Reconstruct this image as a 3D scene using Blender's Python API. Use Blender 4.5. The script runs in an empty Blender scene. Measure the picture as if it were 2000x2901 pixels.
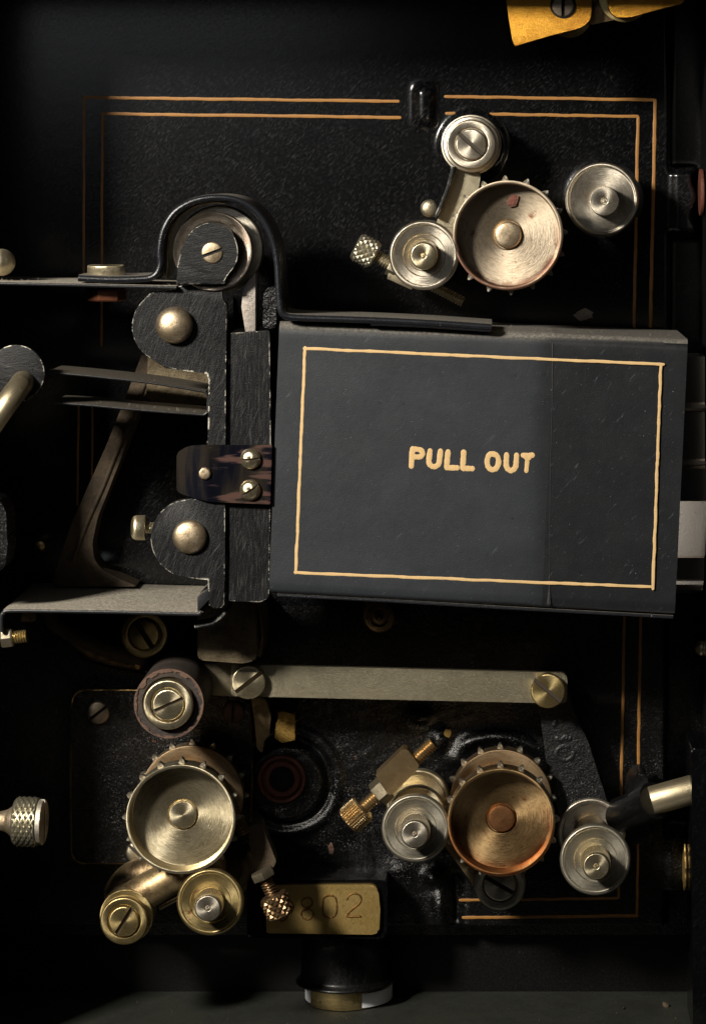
import bpy, bmesh, math, random
import numpy as np
from mathutils import Vector, Matrix
random.seed(7)
R = math.radians
C = bpy.context.scene.collection
SC = bpy.context.scene

# ---------------------------------------------------------------- frame
# 1 unit = 100 px of the photograph at the back plate. Plate frame: x right, y up, z towards the viewer.
D, VX, VY = 8600.0, 1400.0, 500.0
def kk(d): return 1 - d / D
def F(px, py, d): return Vector(((px - VX) * kk(d) / 100, (VY - py) * kk(d) / 100, d / 100))
RX = Matrix.Rotation(R(90), 4, 'X')

# ---------------------------------------------------------------- camera, world, lamps
cam = bpy.data.cameras.new('camera'); co = bpy.data.objects.new('camera', cam); C.objects.link(co)
cam.sensor_fit = 'VERTICAL'; cam.sensor_height = 24; cam.sensor_width = 24
cam.lens = 24 * D / 2901
cam.shift_x = (1000 - VX) / 2901; cam.shift_y = (VY - 1450.5) / 2901
cam.clip_start = 1; cam.clip_end = 400
co.location = (0, -D / 100, 0); co.rotation_euler = (R(90), 0, 0)
SC.camera = co
w = bpy.data.worlds.new('World'); SC.world = w; w.use_nodes = True
w.node_tree.nodes['Background'].inputs[0].default_value = (0.55, 0.6, 0.7, 1)
w.node_tree.nodes['Background'].inputs[1].default_value = 0.002
SC.view_settings.view_transform = 'Standard'; SC.view_settings.look = 'None'
SC.view_settings.exposure = 0; SC.view_settings.gamma = 1
SC.render.engine = 'CYCLES'
def area(name, pos, target, size, power, col, sy=None, spread=180):
    l = bpy.data.lights.new(name, 'AREA'); l.energy = power; l.color = col; l.size = size
    if sy: l.shape = 'RECTANGLE'; l.size_y = sy
    l.spread = R(spread)
    o = bpy.data.objects.new(name, l); C.objects.link(o)
    p = RX @ Vector(pos); t = RX @ Vector(target)
    o.location = p; o.rotation_euler = (t - p).to_track_quat('-Z', 'Y').to_euler()
TGT = F(1000, 1450, 200)
KD = Vector((-0.74, 0.60, 1.0)).normalized()
area('key_lamp', TGT + KD * 80, TGT, 9.5, 108000, (1.0, 0.93, 0.82))
area('fill_softbox', TGT + Vector((-0.30, 0.42, 1)).normalized() * 60, TGT, 26, 950, (0.93, 0.96, 1.0), 18)
area('added_low_lamp', F(1900, 1500, 200) + Vector((-.05, -math.sin(R(56)), math.cos(R(56)))) * 40, F(1900, 1500, 200), 9, 300, (1.0, .94, .86), 11)  # added lamp, mirrored as the bright band on the lens mount
area('rim_softbox', TGT + Vector((0.75, 0.55, 1)).normalized() * 60, TGT, 14, 260, (1.0, 0.93, 0.84))

# ---------------------------------------------------------------- materials
class G:
    def __init__(s, name):
        s.m = bpy.data.materials.new(name); s.m.use_nodes = True; s.t = s.m.node_tree
        s.b = s.t.nodes['Principled BSDF']
        s.tc = s.n('ShaderNodeTexCoord').outputs['Object']
    def n(s, ty, **kw):
        x = s.t.nodes.new(ty)
        for k, v in kw.items(): setattr(x, k, v)
        return x
    def put(s, sock, v):
        if isinstance(v, bpy.types.NodeSocket): s.t.links.new(v, sock)
        elif isinstance(v, (tuple, list)) and len(v) == 3 and sock.type == 'RGBA': sock.default_value = (*v, 1)
        else: sock.default_value = v
    def math(s, op, a, b=0.0, c=None, clamp=False):
        x = s.n('ShaderNodeMath', operation=op, use_clamp=clamp); s.put(x.inputs[0], a); s.put(x.inputs[1], b)
        if c is not None: s.put(x.inputs[2], c)
        return x.outputs[0]
    def mix(s, f, a, b):
        x = s.n('ShaderNodeMix', data_type='RGBA'); s.put(x.inputs[0], f); s.put(x.inputs[6], a); s.put(x.inputs[7], b)
        return x.outputs[2]
    def ramp(s, v, lo, hi, a=0.0, b=1.0):
        x = s.n('ShaderNodeMapRange', clamp=True, interpolation_type='SMOOTHSTEP')
        for i, q in enumerate((v, lo, hi, a, b)): s.put(x.inputs[i], q)
        return x.outputs[0]
    def map(s, vec=None, rot=(0, 0, 0), sc=(1, 1, 1), loc=(0, 0, 0)):
        x = s.n('ShaderNodeMapping'); s.put(x.inputs[0], vec or s.tc); x.inputs[2].default_value = rot
        y = s.n('ShaderNodeMapping'); s.put(y.inputs[0], x.outputs[0])
        y.inputs[1].default_value = loc; y.inputs[3].default_value = sc
        return y.outputs[0]
    def noise(s, scale, vec=None, detail=4, rough=.55, dist=0):
        x = s.n('ShaderNodeTexNoise'); s.put(x.inputs['Vector'], vec or s.tc); x.inputs['Scale'].default_value = scale
        x.inputs['Detail'].default_value = detail; x.inputs['Roughness'].default_value = rough; x.inputs['Distortion'].default_value = dist
        return x.outputs[0]
    def vor(s, scale, vec=None, feat='F1'):
        x = s.n('ShaderNodeTexVoronoi', feature=feat); s.put(x.inputs['Vector'], vec or s.tc); x.inputs['Scale'].default_value = scale
        return x.outputs['Distance']
    def bump(s, h, dist, strength=1.0, nrm=None):
        x = s.n('ShaderNodeBump'); x.inputs['Strength'].default_value = strength; x.inputs['Distance'].default_value = dist
        s.put(x.inputs['Height'], h)
        if nrm: s.put(x.inputs['Normal'], nrm)
        return x.outputs[0]
    def radius(s):
        x = s.n('ShaderNodeSeparateXYZ'); s.put(x.inputs[0], s.tc)
        r = s.math('SQRT', s.math('ADD', s.math('MULTIPLY', x.outputs[0], x.outputs[0]), s.math('MULTIPLY', x.outputs[1], x.outputs[1])))
        th = s.math('ARCTAN2', x.outputs[1], x.outputs[0])
        return r, th, x.outputs[2]
    def worn(s, rad=.05, lo=.02, hi=.22, nsc=9):
        bv = s.n('ShaderNodeBevel', samples=4); bv.inputs[0].default_value = rad
        ge = s.n('ShaderNodeNewGeometry')
        vm = s.n('ShaderNodeVectorMath', operation='DOT_PRODUCT'); s.put(vm.inputs[0], bv.outputs[0]); s.put(vm.inputs[1], ge.outputs['Normal'])
        e = s.math('SUBTRACT', 1.0, vm.outputs['Value'])
        e = s.math('MULTIPLY', e, s.ramp(s.noise(nsc, detail=8, rough=.75), .49, .60, 0, 1))
        return s.ramp(e, lo, hi)
    def upward(s, lo=.5, hi=.9):
        ge = s.n('ShaderNodeNewGeometry'); x = s.n('ShaderNodeSeparateXYZ'); s.put(x.inputs[0], ge.outputs['Normal'])
        return s.ramp(x.outputs[2], lo, hi)
    def done(s, col, rough, metal=0.0, nrm=None, **kw):
        s.put(s.b.inputs['Base Color'], col); s.put(s.b.inputs['Roughness'], rough); s.put(s.b.inputs['Metallic'], metal)
        if nrm: s.put(s.b.inputs['Normal'], nrm)
        for k, v in kw.items(): s.put(s.b.inputs[k], v)
        return s.m

def turned(name, c1, c2, c3, rough=.36, rust=.0, rustcol=(.16, .045, .015), aniso=.75, edge=None, pit=.35, metal=.92):
    """turned metal: concentric tool marks round the local z axis, patina, dirt"""
    g = G(name); r, th, z = g.radius()
    cv = g.n('ShaderNodeCombineXYZ'); g.put(cv.inputs[0], r); g.put(cv.inputs[1], g.math('MULTIPLY', th, .12)); g.put(cv.inputs[2], g.math('MULTIPLY', z, .6))
    rn = g.noise(34, cv.outputs[0], 3, .7); rc = g.noise(7, cv.outputs[0], 2, .6)
    pat = g.noise(1.9, detail=6, rough=.65, dist=.4)
    col = g.mix(g.ramp(pat, .3, .72), c1, c2)
    col = g.mix(g.ramp(rn, .42, .66, 0, .45), col, tuple(x * .42 for x in c1))
    lt = g.ramp(g.noise(52, cv.outputs[0], 2, .6), .58, .68, 0, .25); col = g.mix(lt, col, tuple(min(1, x * 1.5) for x in c2))
    col = g.mix(g.ramp(rc, .5, .75, 0, .4), col, c3)
    pn = g.ramp(g.noise(17, detail=6, rough=.78), .585, .65, 0, min(1, pit * 1.8))
    arc_ = g.noise(2.4, detail=5, rough=.7, dist=1.2); col = g.mix(g.ramp(arc_, .56, .72, 0, .45), col, (.24, .17, .09))
    col = g.mix(pn, col, (.05, .035, .02))
    if rust > 0:
        col = g.mix(g.ramp(g.noise(2.6, detail=8, rough=.72), .62 - rust * .2, .72 - rust * .1, 0, .85), col, rustcol)
    if edge:   # (inner radius, outer radius, colour): a stain following the rim
        f = g.ramp(g.math('ADD', r, g.math('MULTIPLY', g.noise(2.2, detail=5), .5)), edge[0] + .25, edge[1] + .25)
        yy = g.n('ShaderNodeSeparateXYZ'); g.put(yy.inputs[0], g.tc); f = g.math('MULTIPLY', f, g.ramp(yy.outputs[1], .7, -.7))
        col = g.mix(g.math('MULTIPLY', f, .9), col, edge[2])
    fine = g.noise(60, detail=2)
    h = g.math('ADD', g.math('MULTIPLY', rn, 1.0), g.math('MULTIPLY', fine, .25))
    nb = g.bump(h, .008, .4)
    nb = g.bump(g.noise(6, detail=3), .008, .35, nb)
    tg = g.n('ShaderNodeTangent', direction_type='RADIAL', axis='Z')
    rg = g.ramp(pat, .3, .75, rough * .96, rough * 1.22)
    g.put(g.b.inputs['Tangent'], tg.outputs[0])
    return g.done(col, rg, metal, nb, Anisotropic=min(.9, aniso * .98))

def flatmetal(name, c1, c2, rough=.4, rot=0.0, metal=.9, stretch=(1, 14, 1), pit=.5, grime_shade=(.05, .035, .02), bumpd=.012, dust=0):
    g = G(name)
    v = g.map(rot=(0, 0, rot), sc=stretch)
    br = g.noise(9, v, 4, .7)
    col = g.mix(g.ramp(g.noise(1.3, detail=7, rough=.65, dist=.5), .35, .68), c1, c2)
    col = g.mix(g.ramp(br, .45, .75, 0, .35), col, tuple(x * .4 for x in c1))
    col = g.mix(g.ramp(g.noise(6, detail=8, rough=.78), .56, .7, 0, pit), col, grime_shade)
    if dust:
        col = g.mix(g.math('MULTIPLY', g.upward(), g.ramp(g.noise(7, detail=6), .3, .6, .3, dust)), col, (.2, .17, .12))
    nb = g.bump(br, bumpd, .5); nb = g.bump(g.noise(22, detail=5, rough=.7), bumpd * .8, .4, nb)
    sl = g.ramp(g.noise(1.0, g.map(rot=(0, 0, rot + .6), sc=(4, 60, 1)), 2, .5), .64, .68, 0, .45); col = g.mix(sl, col, tuple(min(1, x * 1.7) for x in c1))
    return g.done(col, g.ramp(g.noise(9, v, 5), .3, .7, rough * .9, rough * 1.2), metal, nb)

def wornblack(name, base=(.006, .0063, .007), rot=0.0, wear=1.0, brush=.55, spark=.6):
    """blackened steel, filed and brushed, bare metal along worn edges"""
    g = G(name)
    v = g.map(rot=(0, 0, rot), sc=(11, .8, 1)); br = g.noise(2.6, v, 6, .8)
    v2 = g.map(rot=(0, 0, rot + .35), sc=(22, .4, 1), loc=(3, 1, 0)); b2 = g.noise(1.7, v2, 3, .7)
    sc_ = g.math('MAXIMUM', g.ramp(br, .48, .72, 0, brush * .8), g.ramp(b2, .63, .68, 0, min(1, brush * 1.3)))
    col = g.mix(sc_, base, (.13, .13, .125))
    col = g.mix(g.ramp(g.noise(1.5, detail=5), .4, .7, 0, .5), col, tuple(x * 1.5 for x in base))
    sp = g.ramp(g.noise(26, detail=3, rough=.8), .68, .74, 0, spark)
    col = g.mix(sp, col, (.38, .37, .34))
    e = g.math('MULTIPLY', g.worn(.055, .012, .09, 2.6), wear)
    col = g.mix(e, col, (.62, .59, .50))
    h = g.math('ADD', g.math('MULTIPLY', br, 1.0), g.math('MULTIPLY', g.noise(22, detail=4), .6))
    nb = g.bump(h, .018, .7)
    return g.done(col, g.ramp(br, .3, .7, .32, .5), g.math('MULTIPLY', g.math('MAXIMUM', e, sc_), .45), nb, **{'Specular IOR Level': .2})

def japan(name, base=(.0018, .0018, .0021), rough=.2, cast=0.0, scratch=1.0, dust=.0, chips=0.0, spec=.5):
    """black japanned enamel; cast > 0 gives the orange-peel casting"""
    g = G(name); h = None; col = base
    haze = g.ramp(g.noise(.55, detail=5, rough=.6, dist=.6), .4, .75)
    col = g.mix(g.math('MULTIPLY', haze, .25 * min(scratch, 1)), base, (.006, .0063, .007))
    if scratch:
        acc = None
        for rot, s_, lo in ((-.92, (4, 46, 1), .64), (-.72, (3, 38, 1), .655), (-1.12, (5, 60, 1), .65), (.4, (3, 50, 1), .69), (-.85, (1.2, 40, 1), .70)):
            n1 = g.noise(1.25, g.map(rot=(0, 0, rot), sc=s_, loc=(lo * 9, 2, 0)), 3, .6)
            a = g.ramp(n1, lo - .04, lo + .05)
            acc = a if acc is None else g.math('MAXIMUM', acc, a)
        acc = g.math('MULTIPLY', acc, g.ramp(g.noise(1.1, detail=4), .3, .7, .3, .9))
        col = g.mix(g.math('MULTIPLY', acc, .8 * scratch), col, (.075, .078, .082))
    sp = g.ramp(g.noise(24, detail=3, rough=.7), .70, .75)
    sp = g.math('MULTIPLY', sp, g.ramp(g.noise(1.2, detail=3), .3, .7, .25, .8))
    if cast:
        sp2 = g.ramp(g.noise(23, detail=3, rough=.7), .625, .665); sp = g.math('MAXIMUM', sp, g.math('MULTIPLY', sp2, g.ramp(g.noise(1.3, detail=4), .42, .62, .0, .8)))  # glints of the rough casting painted in as pale specks
    col = g.mix(sp, col, (.26, .26, .25) if cast else (.22, .22, .21))
    if chips:
        ch = g.ramp(g.noise(1.6, detail=9, rough=.7), .70 - chips * .06, .72 - chips * .06)
        col = g.mix(ch, col, (.11, .05, .03))
    if dust:
        du = g.math('MULTIPLY', g.upward(), g.ramp(g.noise(9, detail=6, rough=.7), .3, .6, .35, dust))
        col = g.mix(du, col, (.20, .185, .16))
    hh = g.math('ADD', g.math('MULTIPLY', g.noise(16, detail=5, rough=.65), .5), g.math('MULTIPLY', g.noise(3, detail=3), .6))
    nb = g.bump(hh, .006 + cast * .045, .4 + .3 * cast)
    rg = g.ramp(g.noise(14, detail=5), .3, .7, rough * .85, rough * 1.2)
    if dust: rg = g.math('MAXIMUM', rg, g.math('MULTIPLY', du, .9))
    return g.done(col, rg, 0, nb, **{'Specular IOR Level': spec})

def satin(name, base, rough=.46, dust=.8, smudge=1.0, spec=.5, dlo=.15, dhi=.85, dcol=(.23, .21, .18), xdark=None):
    g = G(name)
    col = g.mix(g.ramp(g.noise(.7, detail=6, rough=.6, dist=.5), .3, .75), base, tuple(x * 1.25 for x in base))
    spots = g.ramp(g.vor(4.2, g.map(loc=(1, 2, 3))), .05, .16, .55, 0)
    spots = g.math('MULTIPLY', spots, g.ramp(g.noise(1.2, detail=2), .52, .62))
    col = g.mix(spots, col, tuple(x * 1.9 for x in base))
    dk = g.ramp(g.vor(3.1, g.map(loc=(5, 0, 1))), .06, .16, .6, 0)
    dk = g.math('MULTIPLY', dk, g.ramp(g.noise(1.7, detail=2), .55, .62))
    col = g.mix(dk, col, tuple(x * .5 for x in base))
    sm = g.ramp(g.noise(1.4, g.map(rot=(0, 0, -.9), sc=(1.2, 4.5, 1)), 7, .72), .60, .76, 0, .4 * smudge)
    col = g.mix(sm, col, (.11, .13, .15))
    if xdark:  # colour gets darker along local x towards the crease
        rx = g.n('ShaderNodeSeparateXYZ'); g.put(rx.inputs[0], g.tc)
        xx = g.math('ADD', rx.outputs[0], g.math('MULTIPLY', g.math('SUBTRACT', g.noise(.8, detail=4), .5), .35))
        col = g.mix(g.ramp(xx, xdark[0], xdark[1], 0, .6), col, (.008, .0085, .010))
    sp = g.ramp(g.noise(23, detail=2, rough=.6), .735, .76)
    col = g.mix(sp, col, (.28, .27, .25))
    if dust:
        du = g.math('MULTIPLY', g.upward(dlo, dhi), g.ramp(g.noise(11, detail=7, rough=.75), .3, .62, .45, dust))
        dc = g.mix(g.ramp(g.noise(17, detail=8, rough=.85), .42, .62), tuple(x * .55 for x in dcol), tuple(x * 1.25 for x in dcol))
        col = g.mix(du, col, dc)
    nb = g.bump(g.math('ADD', g.noise(30, detail=4, rough=.7), g.math('MULTIPLY', g.noise(4, detail=2), .8)), .012, .5)
    rg = g.ramp(g.noise(1.0, detail=8, rough=.7), .3, .72, rough * .92, rough * 1.1)
    if dust: rg = g.math('MAXIMUM', rg, du)
    return g.done(col, rg, 0, nb, **{'Specular IOR Level': spec})

def paint(name, c1, c2, rough=.5, worn=.3):
    g = G(name)
    col = g.mix(g.noise(3.5, detail=5), c1, c2)
    col = g.mix(g.ramp(g.noise(20, detail=5, rough=.75), .60, .68, 0, worn * 2), col, (.05, .025, .01))
    return g.done(col, rough, 0, g.bump(g.noise(25, detail=4), .01, .6))

def rough_iron(name, c1, c2, rough=.75, metal=.25, sc=1.0, bd=.05):
    g = G(name)
    col = g.mix(g.ramp(g.noise(1.6 * sc, detail=8, rough=.72), .35, .68), c1, c2)
    col = g.mix(g.ramp(g.noise(13 * sc, detail=6, rough=.8), .55, .68, 0, .8), col, tuple(x * .25 for x in c1))
    col = g.mix(g.ramp(g.noise(18 * sc, detail=4, rough=.8), .68, .76, 0, .5), col, (.35, .3, .22))
    return g.done(col, rough, metal, g.bump(g.noise(13 * sc, detail=7, rough=.7), bd, .8))

NI, NI2, NI3 = (.56, .50, .40), (.64, .585, .485), (.36, .30, .21)
M = {}
M['nickel'] = turned('turned_nickel', NI, NI2, NI3)
M['nickel_dull'] = turned('turned_nickel_dull', (.56, .515, .415), (.48, .445, .36), (.36, .30, .20), rough=.36, aniso=.6)
M['nickel_rust'] = turned('turned_nickel_rusted', (.60, .50, .37), (.52, .43, .31), (.45, .35, .22), aniso=.6, rough=.40, rust=.2, edge=(1.2, 1.42, (.16, .07, .045)))
M['brassy'] = turned('turned_brassy_nickel', (.66, .56, .36), (.70, .62, .44), (.48, .36, .17), rough=.30, aniso=.85)
M['brass'] = turned('turned_brass', (.50, .38, .16), (.60, .48, .24), (.36, .24, .08), rough=.34, rust=.12)
M['copper'] = turned('turned_copper_patina', (.36, .23, .105), (.42, .29, .14), (.27, .15, .06), rough=.36, rust=.08, edge=(1.05, 1.5, (.24, .07, .018)), aniso=.8, pit=.6)
M['bronze'] = turned('turned_bronze', (.36, .25, .14), (.28, .20, .12), (.25, .15, .07), rough=.42, aniso=.5, pit=.6)
M['dark_brass'] = turned('turned_dark_brass', (.34, .26, .15), (.28, .21, .12), (.15, .1, .05), rough=.45, aniso=.5, pit=.9)
M['rivet'] = turned('rivet_bronze', (.56, .43, .27), (.62, .52, .38), (.40, .28, .14), rough=.40, aniso=.2, rust=.25, rustcol=(.22, .12, .06), pit=.6)
M['rod'] = flatmetal('rod_brass', (.56, .48, .32), (.50, .42, .27), .36, 0, stretch=(8, 8, 1), pit=.35)
M['hub_copper'] = turned('hub_copper', (.34, .17, .075), (.26, .11, .045), (.20, .08, .03), rough=.42, aniso=.1, pit=.7)
M['grime_shade'] = paint('slot_shade', (.05, .035, .022), (.02, .014, .009), .7, .3)  # shade painted into the floors of the screw slots
M['flat_nickel'] = flatmetal('flat_nickel', (.34, .305, .215), (.285, .255, .18), .40, R(3), pit=.35)
M['flat_dark'] = flatmetal('flat_dark_nickel', (.22, .19, .13), (.15, .13, .09), .5, 0, pit=.8)
M['screw'] = flatmetal('screw_steel', (.46, .41, .30), (.36, .31, .21), .36, R(20), pit=.4)
M['screw_dark'] = flatmetal('screw_darkened', (.24, .20, .15), (.17, .13, .09), .45, R(20), pit=.7)
M['knurl'] = flatmetal('knurled_nickel', (.58, .54, .42), (.46, .42, .30), .32, 0, stretch=(1, 1, 1), pit=.35)
M['knurl_brass'] = flatmetal('knurled_brass', (.50, .38, .22), (.40, .28, .14), .32, 0, stretch=(1, 1, 1), pit=.5)
M['knurl_dark'] = flatmetal('knurled_dark', (.26, .17, .09), (.16, .1, .05), .35, 0, stretch=(1, 1, 1), pit=.7)
M['gilt'] = flatmetal('gilt_bracket', (.50, .255, .032), (.34, .15, .018), .34, R(-40), stretch=(1, 6, 1), pit=.6, grime_shade=(.12, .04, .01), bumpd=.03)
M['brass_plate'] = flatmetal('brass_number_plate', (.56, .40, .15), (.50, .34, .11), .42, 0, stretch=(6, 1, 1), pit=.5, grime_shade=(.03, .015, .006), metal=.85)
M['brass_cast'] = flatmetal('aged_brass_casting', (.46, .34, .18), (.09, .06, .035), .42, R(60), stretch=(1, 3, 1), pit=1.0)
M['brass_cast2'] = flatmetal('gilt_remnant', (.42, .27, .07), (.20, .11, .03), .45, 0, stretch=(1, 1, 1), pit=.95, bumpd=.05)
M['copper_red'] = flatmetal('red_copper', (.42, .16, .08), (.30, .12, .07), .4, 0, pit=.5)
M['leather_face'] = rough_iron('roller_end_rust', (.17, .10, .07), (.10, .06, .045), .6, .4)
M['leather'] = rough_iron('roller_dark_skin', (.035, .028, .024), (.06, .045, .036), .6, .2)
M['wblack'] = wornblack('worn_black_steel', rot=R(18))
M['wblack_v'] = wornblack('worn_black_steel_upright', rot=R(2))
M['wblack_s'] = wornblack('worn_black_steel_sparkling', rot=R(-20), brush=.2, spark=.9)
M['wblack_h'] = wornblack('worn_black_steel_filed', rot=R(84), brush=.5)
M['japan'] = japan('black_japan', scratch=1.0)
M['japan_cast'] = japan('black_japan_cast', base=(.0018, .0018, .002), rough=.24, cast=1.0, scratch=.25, chips=.6)
M['japan_lever'] = japan('black_japan_lever', base=(.004, .004, .0045), rough=.36, cast=1.2, scratch=.2)
M['japan_smooth'] = japan('black_japan_smooth', rough=.2, scratch=.2)
M['japan_satin'] = japan('black_japan_satin', rough=.36, scratch=.3)
M['japan_wall'] = japan('black_japan_wall', base=(.002, .002, .002), rough=.5, scratch=0, dust=.12, spec=.2)
M['box'] = satin('box_paint', (.0225, .0255, .030), .42, .95, 1.3, xdark=(1.35, 2.0))
M['box_gloss'] = satin('box_paint_dark', (.0105, .0115, .0135), .38, .8, 2.2)  # darker, smoother paint beyond the crease
M['guard'] = satin('guard_paint', (.010, .011, .014), .27, .9, .4, dlo=.82, dhi=.99, dcol=(.20, .18, .15))
M['ledge'] = satin('ledge_paint', (.014, .015, .017), .34, 1.0, .3, dlo=.6, dhi=.97, dcol=(.40, .36, .29))
M['gold'] = paint('gold_paint_box', (.74, .51, .24), (.60, .40, .18), .6, .3)
M['gold_old'] = paint('gold_paint_plate', (.38, .18, .042), (.27, .12, .025), .5, .6)
M['iron'] = rough_iron('rusty_cast_iron', (.085, .060, .036), (.04, .029, .018), bd=.06)
M['iron_grey'] = rough_iron('grey_cast_iron', (.17, .135, .08), (.075, .055, .03), .6, .5)
M['pit_steel'] = rough_iron('pitted_steel', (.42, .38, .34), (.32, .27, .23), .5, .6, bd=.02)
M['floor'] = rough_iron('painted_base', (.020, .022, .016), (.012, .013, .010), .65, 0, .6, .03)
M['hole'] = rough_iron('bore_rust', (.17, .055, .035), (.10, .035, .022), .5, .3)
M['hole_shade'] = paint('black_hole_shade', (.002, .002, .002), (.002, .002, .002), .9, 0)
M['white'] = paint('plain_white', (.80, .82, .84), (.74, .76, .78), .35, .02)
M['digit'] = flatmetal('stamped_digit', (.24, .13, .045), (.14, .07, .02), .4, 0, pit=.5)
M['fluff'] = paint('lint', (.34, .31, .27), (.24, .21, .17), .9, 0)
M['seam'] = satin('seam_grey', (.018, .018, .018), .5, 0)
def chrome():
    g = G('lens_chrome')
    col = g.mix(g.ramp(g.noise(6, g.map(sc=(1, 1, 4)), 8, .75), .60, .68, 0, .7), (.60, .55, .49), (.10, .07, .05))
    return g.done(col, .16, .95, g.bump(g.noise(20, detail=5), .002, .3))
M['chrome'] = chrome()
def blued():
    g = G('blued_spring_steel')
    v = g.map(sc=(1, 6, 1), loc=(2.2, 3.1, 0))
    rx = g.n('ShaderNodeSeparateXYZ'); g.put(rx.inputs[0], g.tc)
    rust = g.ramp(g.math('ADD', g.noise(.6, v, 4, .5, .1), g.ramp(rx.outputs[0], .3, 1.2, -.02, .10)), .55, .64)
    tint = g.mix(g.ramp(g.noise(.9, g.map(sc=(2.2, .4, 1)), 3), .4, .6), (.016, .018, .032), (.075, .062, .05))
    col = g.mix(rust, tint, (.062, .026, .018))
    return g.done(col, g.mix(rust, (.22,) * 3, (.5,) * 3), g.math('SUBTRACT', .8, g.math('MULTIPLY', rust, .7)), g.bump(g.noise(4, v, 3), .004, .4))
M['blued'] = blued()

# ---------------------------------------------------------------- object helpers
def mesh_obj(name, bm, mat, parent=None, loc=(0, 0, 0), smooth=32, rot=None):
    me = bpy.data.meshes.new(name)
    if isinstance(bm, bpy.types.Mesh): me = bm
    else:
        bmesh.ops.recalc_face_normals(bm, faces=bm.faces)
        bm.to_mesh(me); bm.free()
        me.polygons.foreach_set('use_smooth', [True] * len(me.polygons))
        me.set_sharp_from_angle(angle=R(smooth))
        me.materials.append(mat)
        if name == 'screw_head': me.materials.append(M['grime_shade'])
    o = bpy.data.objects.new(name, me); C.objects.link(o); o.parent = parent; o.location = loc
    if rot is not None: o.rotation_euler = rot
    return o
def thing(name, label, cat, px, py, d, base=None, group=None, axis=None, kind=None):
    """Empty in the plate frame; (px,py) is where its axis meets depth d in the photograph, base is the depth of its foot"""
    o = bpy.data.objects.new(name, None); C.objects.link(o)
    p = F(px, py, d)
    if base is not None: p.z = base / 100
    m = Matrix.Translation(p)
    if axis: m = m @ Vector((0, 0, 1)).rotation_difference(Vector(axis).normalized()).to_matrix().to_4x4()
    o.matrix_world = RX @ m
    o['label'] = label
    if cat: o['category'] = cat
    if group: o['group'] = group
    if kind: o['kind'] = kind
    o['_o'] = tuple(p); o.empty_display_size = .2
    return o
def L(o, px, py, d): return F(px, py, d) - Vector(o['_o'])

def chamfer(pr, c):
    out = []
    n = len(pr)
    for i, p in enumerate(pr):
        if i == 0 or i == n - 1 or len(p) > 2: out.append(p[:2]); continue
        a, b, q = Vector(pr[i - 1][:2]), Vector(p[:2]), Vector(pr[i + 1][:2])
        da, dq = (a - b), (q - b)
        if da.length < 1e-4 or dq.length < 1e-4: out.append(p[:2]); continue
        if abs(da.normalized().dot(dq.normalized())) > .97: out.append(p[:2]); continue
        ca, cq = min(c, da.length * .4), min(c, dq.length * .4)
        p1, p2 = b + da.normalized() * ca, b + dq.normalized() * cq
        mid = (p1 + p2) * .5 * .5 + b * .5
        out += [tuple(p1), tuple(mid), tuple(p2)]
    return out
def lathe(pr, s=.01, seg=88, c=2.5, fn=None):
    """pr: (radius, height) in px"""
    pr = chamfer(pr, c); bm = bmesh.new(); rings = []
    for r, z in pr:
        if r < 1e-6: rings.append([bm.verts.new((0, 0, z * s))])
        else:
            ring = []
            for i in range(seg):
                a = 2 * math.pi * i / seg; rr = r + (fn(a, z) if fn else 0)
                ring.append(bm.verts.new((rr * s * math.cos(a), rr * s * math.sin(a), z * s)))
            rings.append(ring)
    for A, B in zip(rings, rings[1:]):
        for i in range(seg):
            j = (i + 1) % seg
            if len(A) == 1 and len(B) == 1: continue
            if len(A) == 1: bm.faces.new((A[0], B[j], B[i]))
            elif len(B) == 1: bm.faces.new((A[i], A[j], B[0]))
            else: bm.faces.new((A[i], A[j], B[j], B[i]))
    return bm
def knurled(r, z0, z1, n=34, m=9, amp=3.2, s=.01, mode='diamond', cap=8, slot=False):
    """cylinder with a cut knurl: grid of points displaced by two crossed saw-tooth families"""
    bm = bmesh.new(); seg = n * 4; mz = m * 4; rings = []
    tri = lambda t: abs((t % 1) * 2 - 1)
    ext = [(0, z0), (r - cap * .6, z0)]
    for k, (rr, z) in enumerate(ext):
        rings.append([bm.verts.new((0, 0, z * s))] if rr == 0 else [bm.verts.new((rr * s * math.cos(2 * math.pi * i / seg), rr * s * math.sin(2 * math.pi * i / seg), z * s)) for i in range(seg)])
    for k in range(mz + 1):
        z = z0 + cap * .5 + (z1 - z0 - cap) * k / mz; ring = []
        fade = min(1, k / 2, (mz - k) / 2)
        for i in range(seg):
            a = 2 * math.pi * i / seg; u = i / 4; v = k / 4
            if mode == 'diamond': h = min(tri((u + v) / 1.0 * .5 + .0), tri((u - v) * .5)) * 2 - .5
            elif mode == 'grid': h = min(tri(u), tri(v)) * 2 - .6
            else: h = tri(u) * 2 - 1
            ring.append(bm.verts.new(((r + h * amp * fade) * s * math.cos(a), (r + h * amp * fade) * s * math.sin(a), z * s)))
        rings.append(ring)
    rings.append([bm.verts.new(((r - cap * .6) * s * math.cos(2 * math.pi * i / seg), (r - cap * .6) * s * math.sin(2 * math.pi * i / seg), z1 * s)) for i in range(seg)])
    rings.append([bm.verts.new((0, 0, z1 * s))])
    for A, B in zip(rings, rings[1:]):
        for i in range(seg):
            j = (i + 1) % seg
            if len(A) == 1: bm.faces.new((A[0], B[j], B[i]))
            elif len(B) == 1: bm.faces.new((A[i], A[j], B[0]))
            else: bm.faces.new((A[i], A[j], B[j], B[i]))
    return bm
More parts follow.
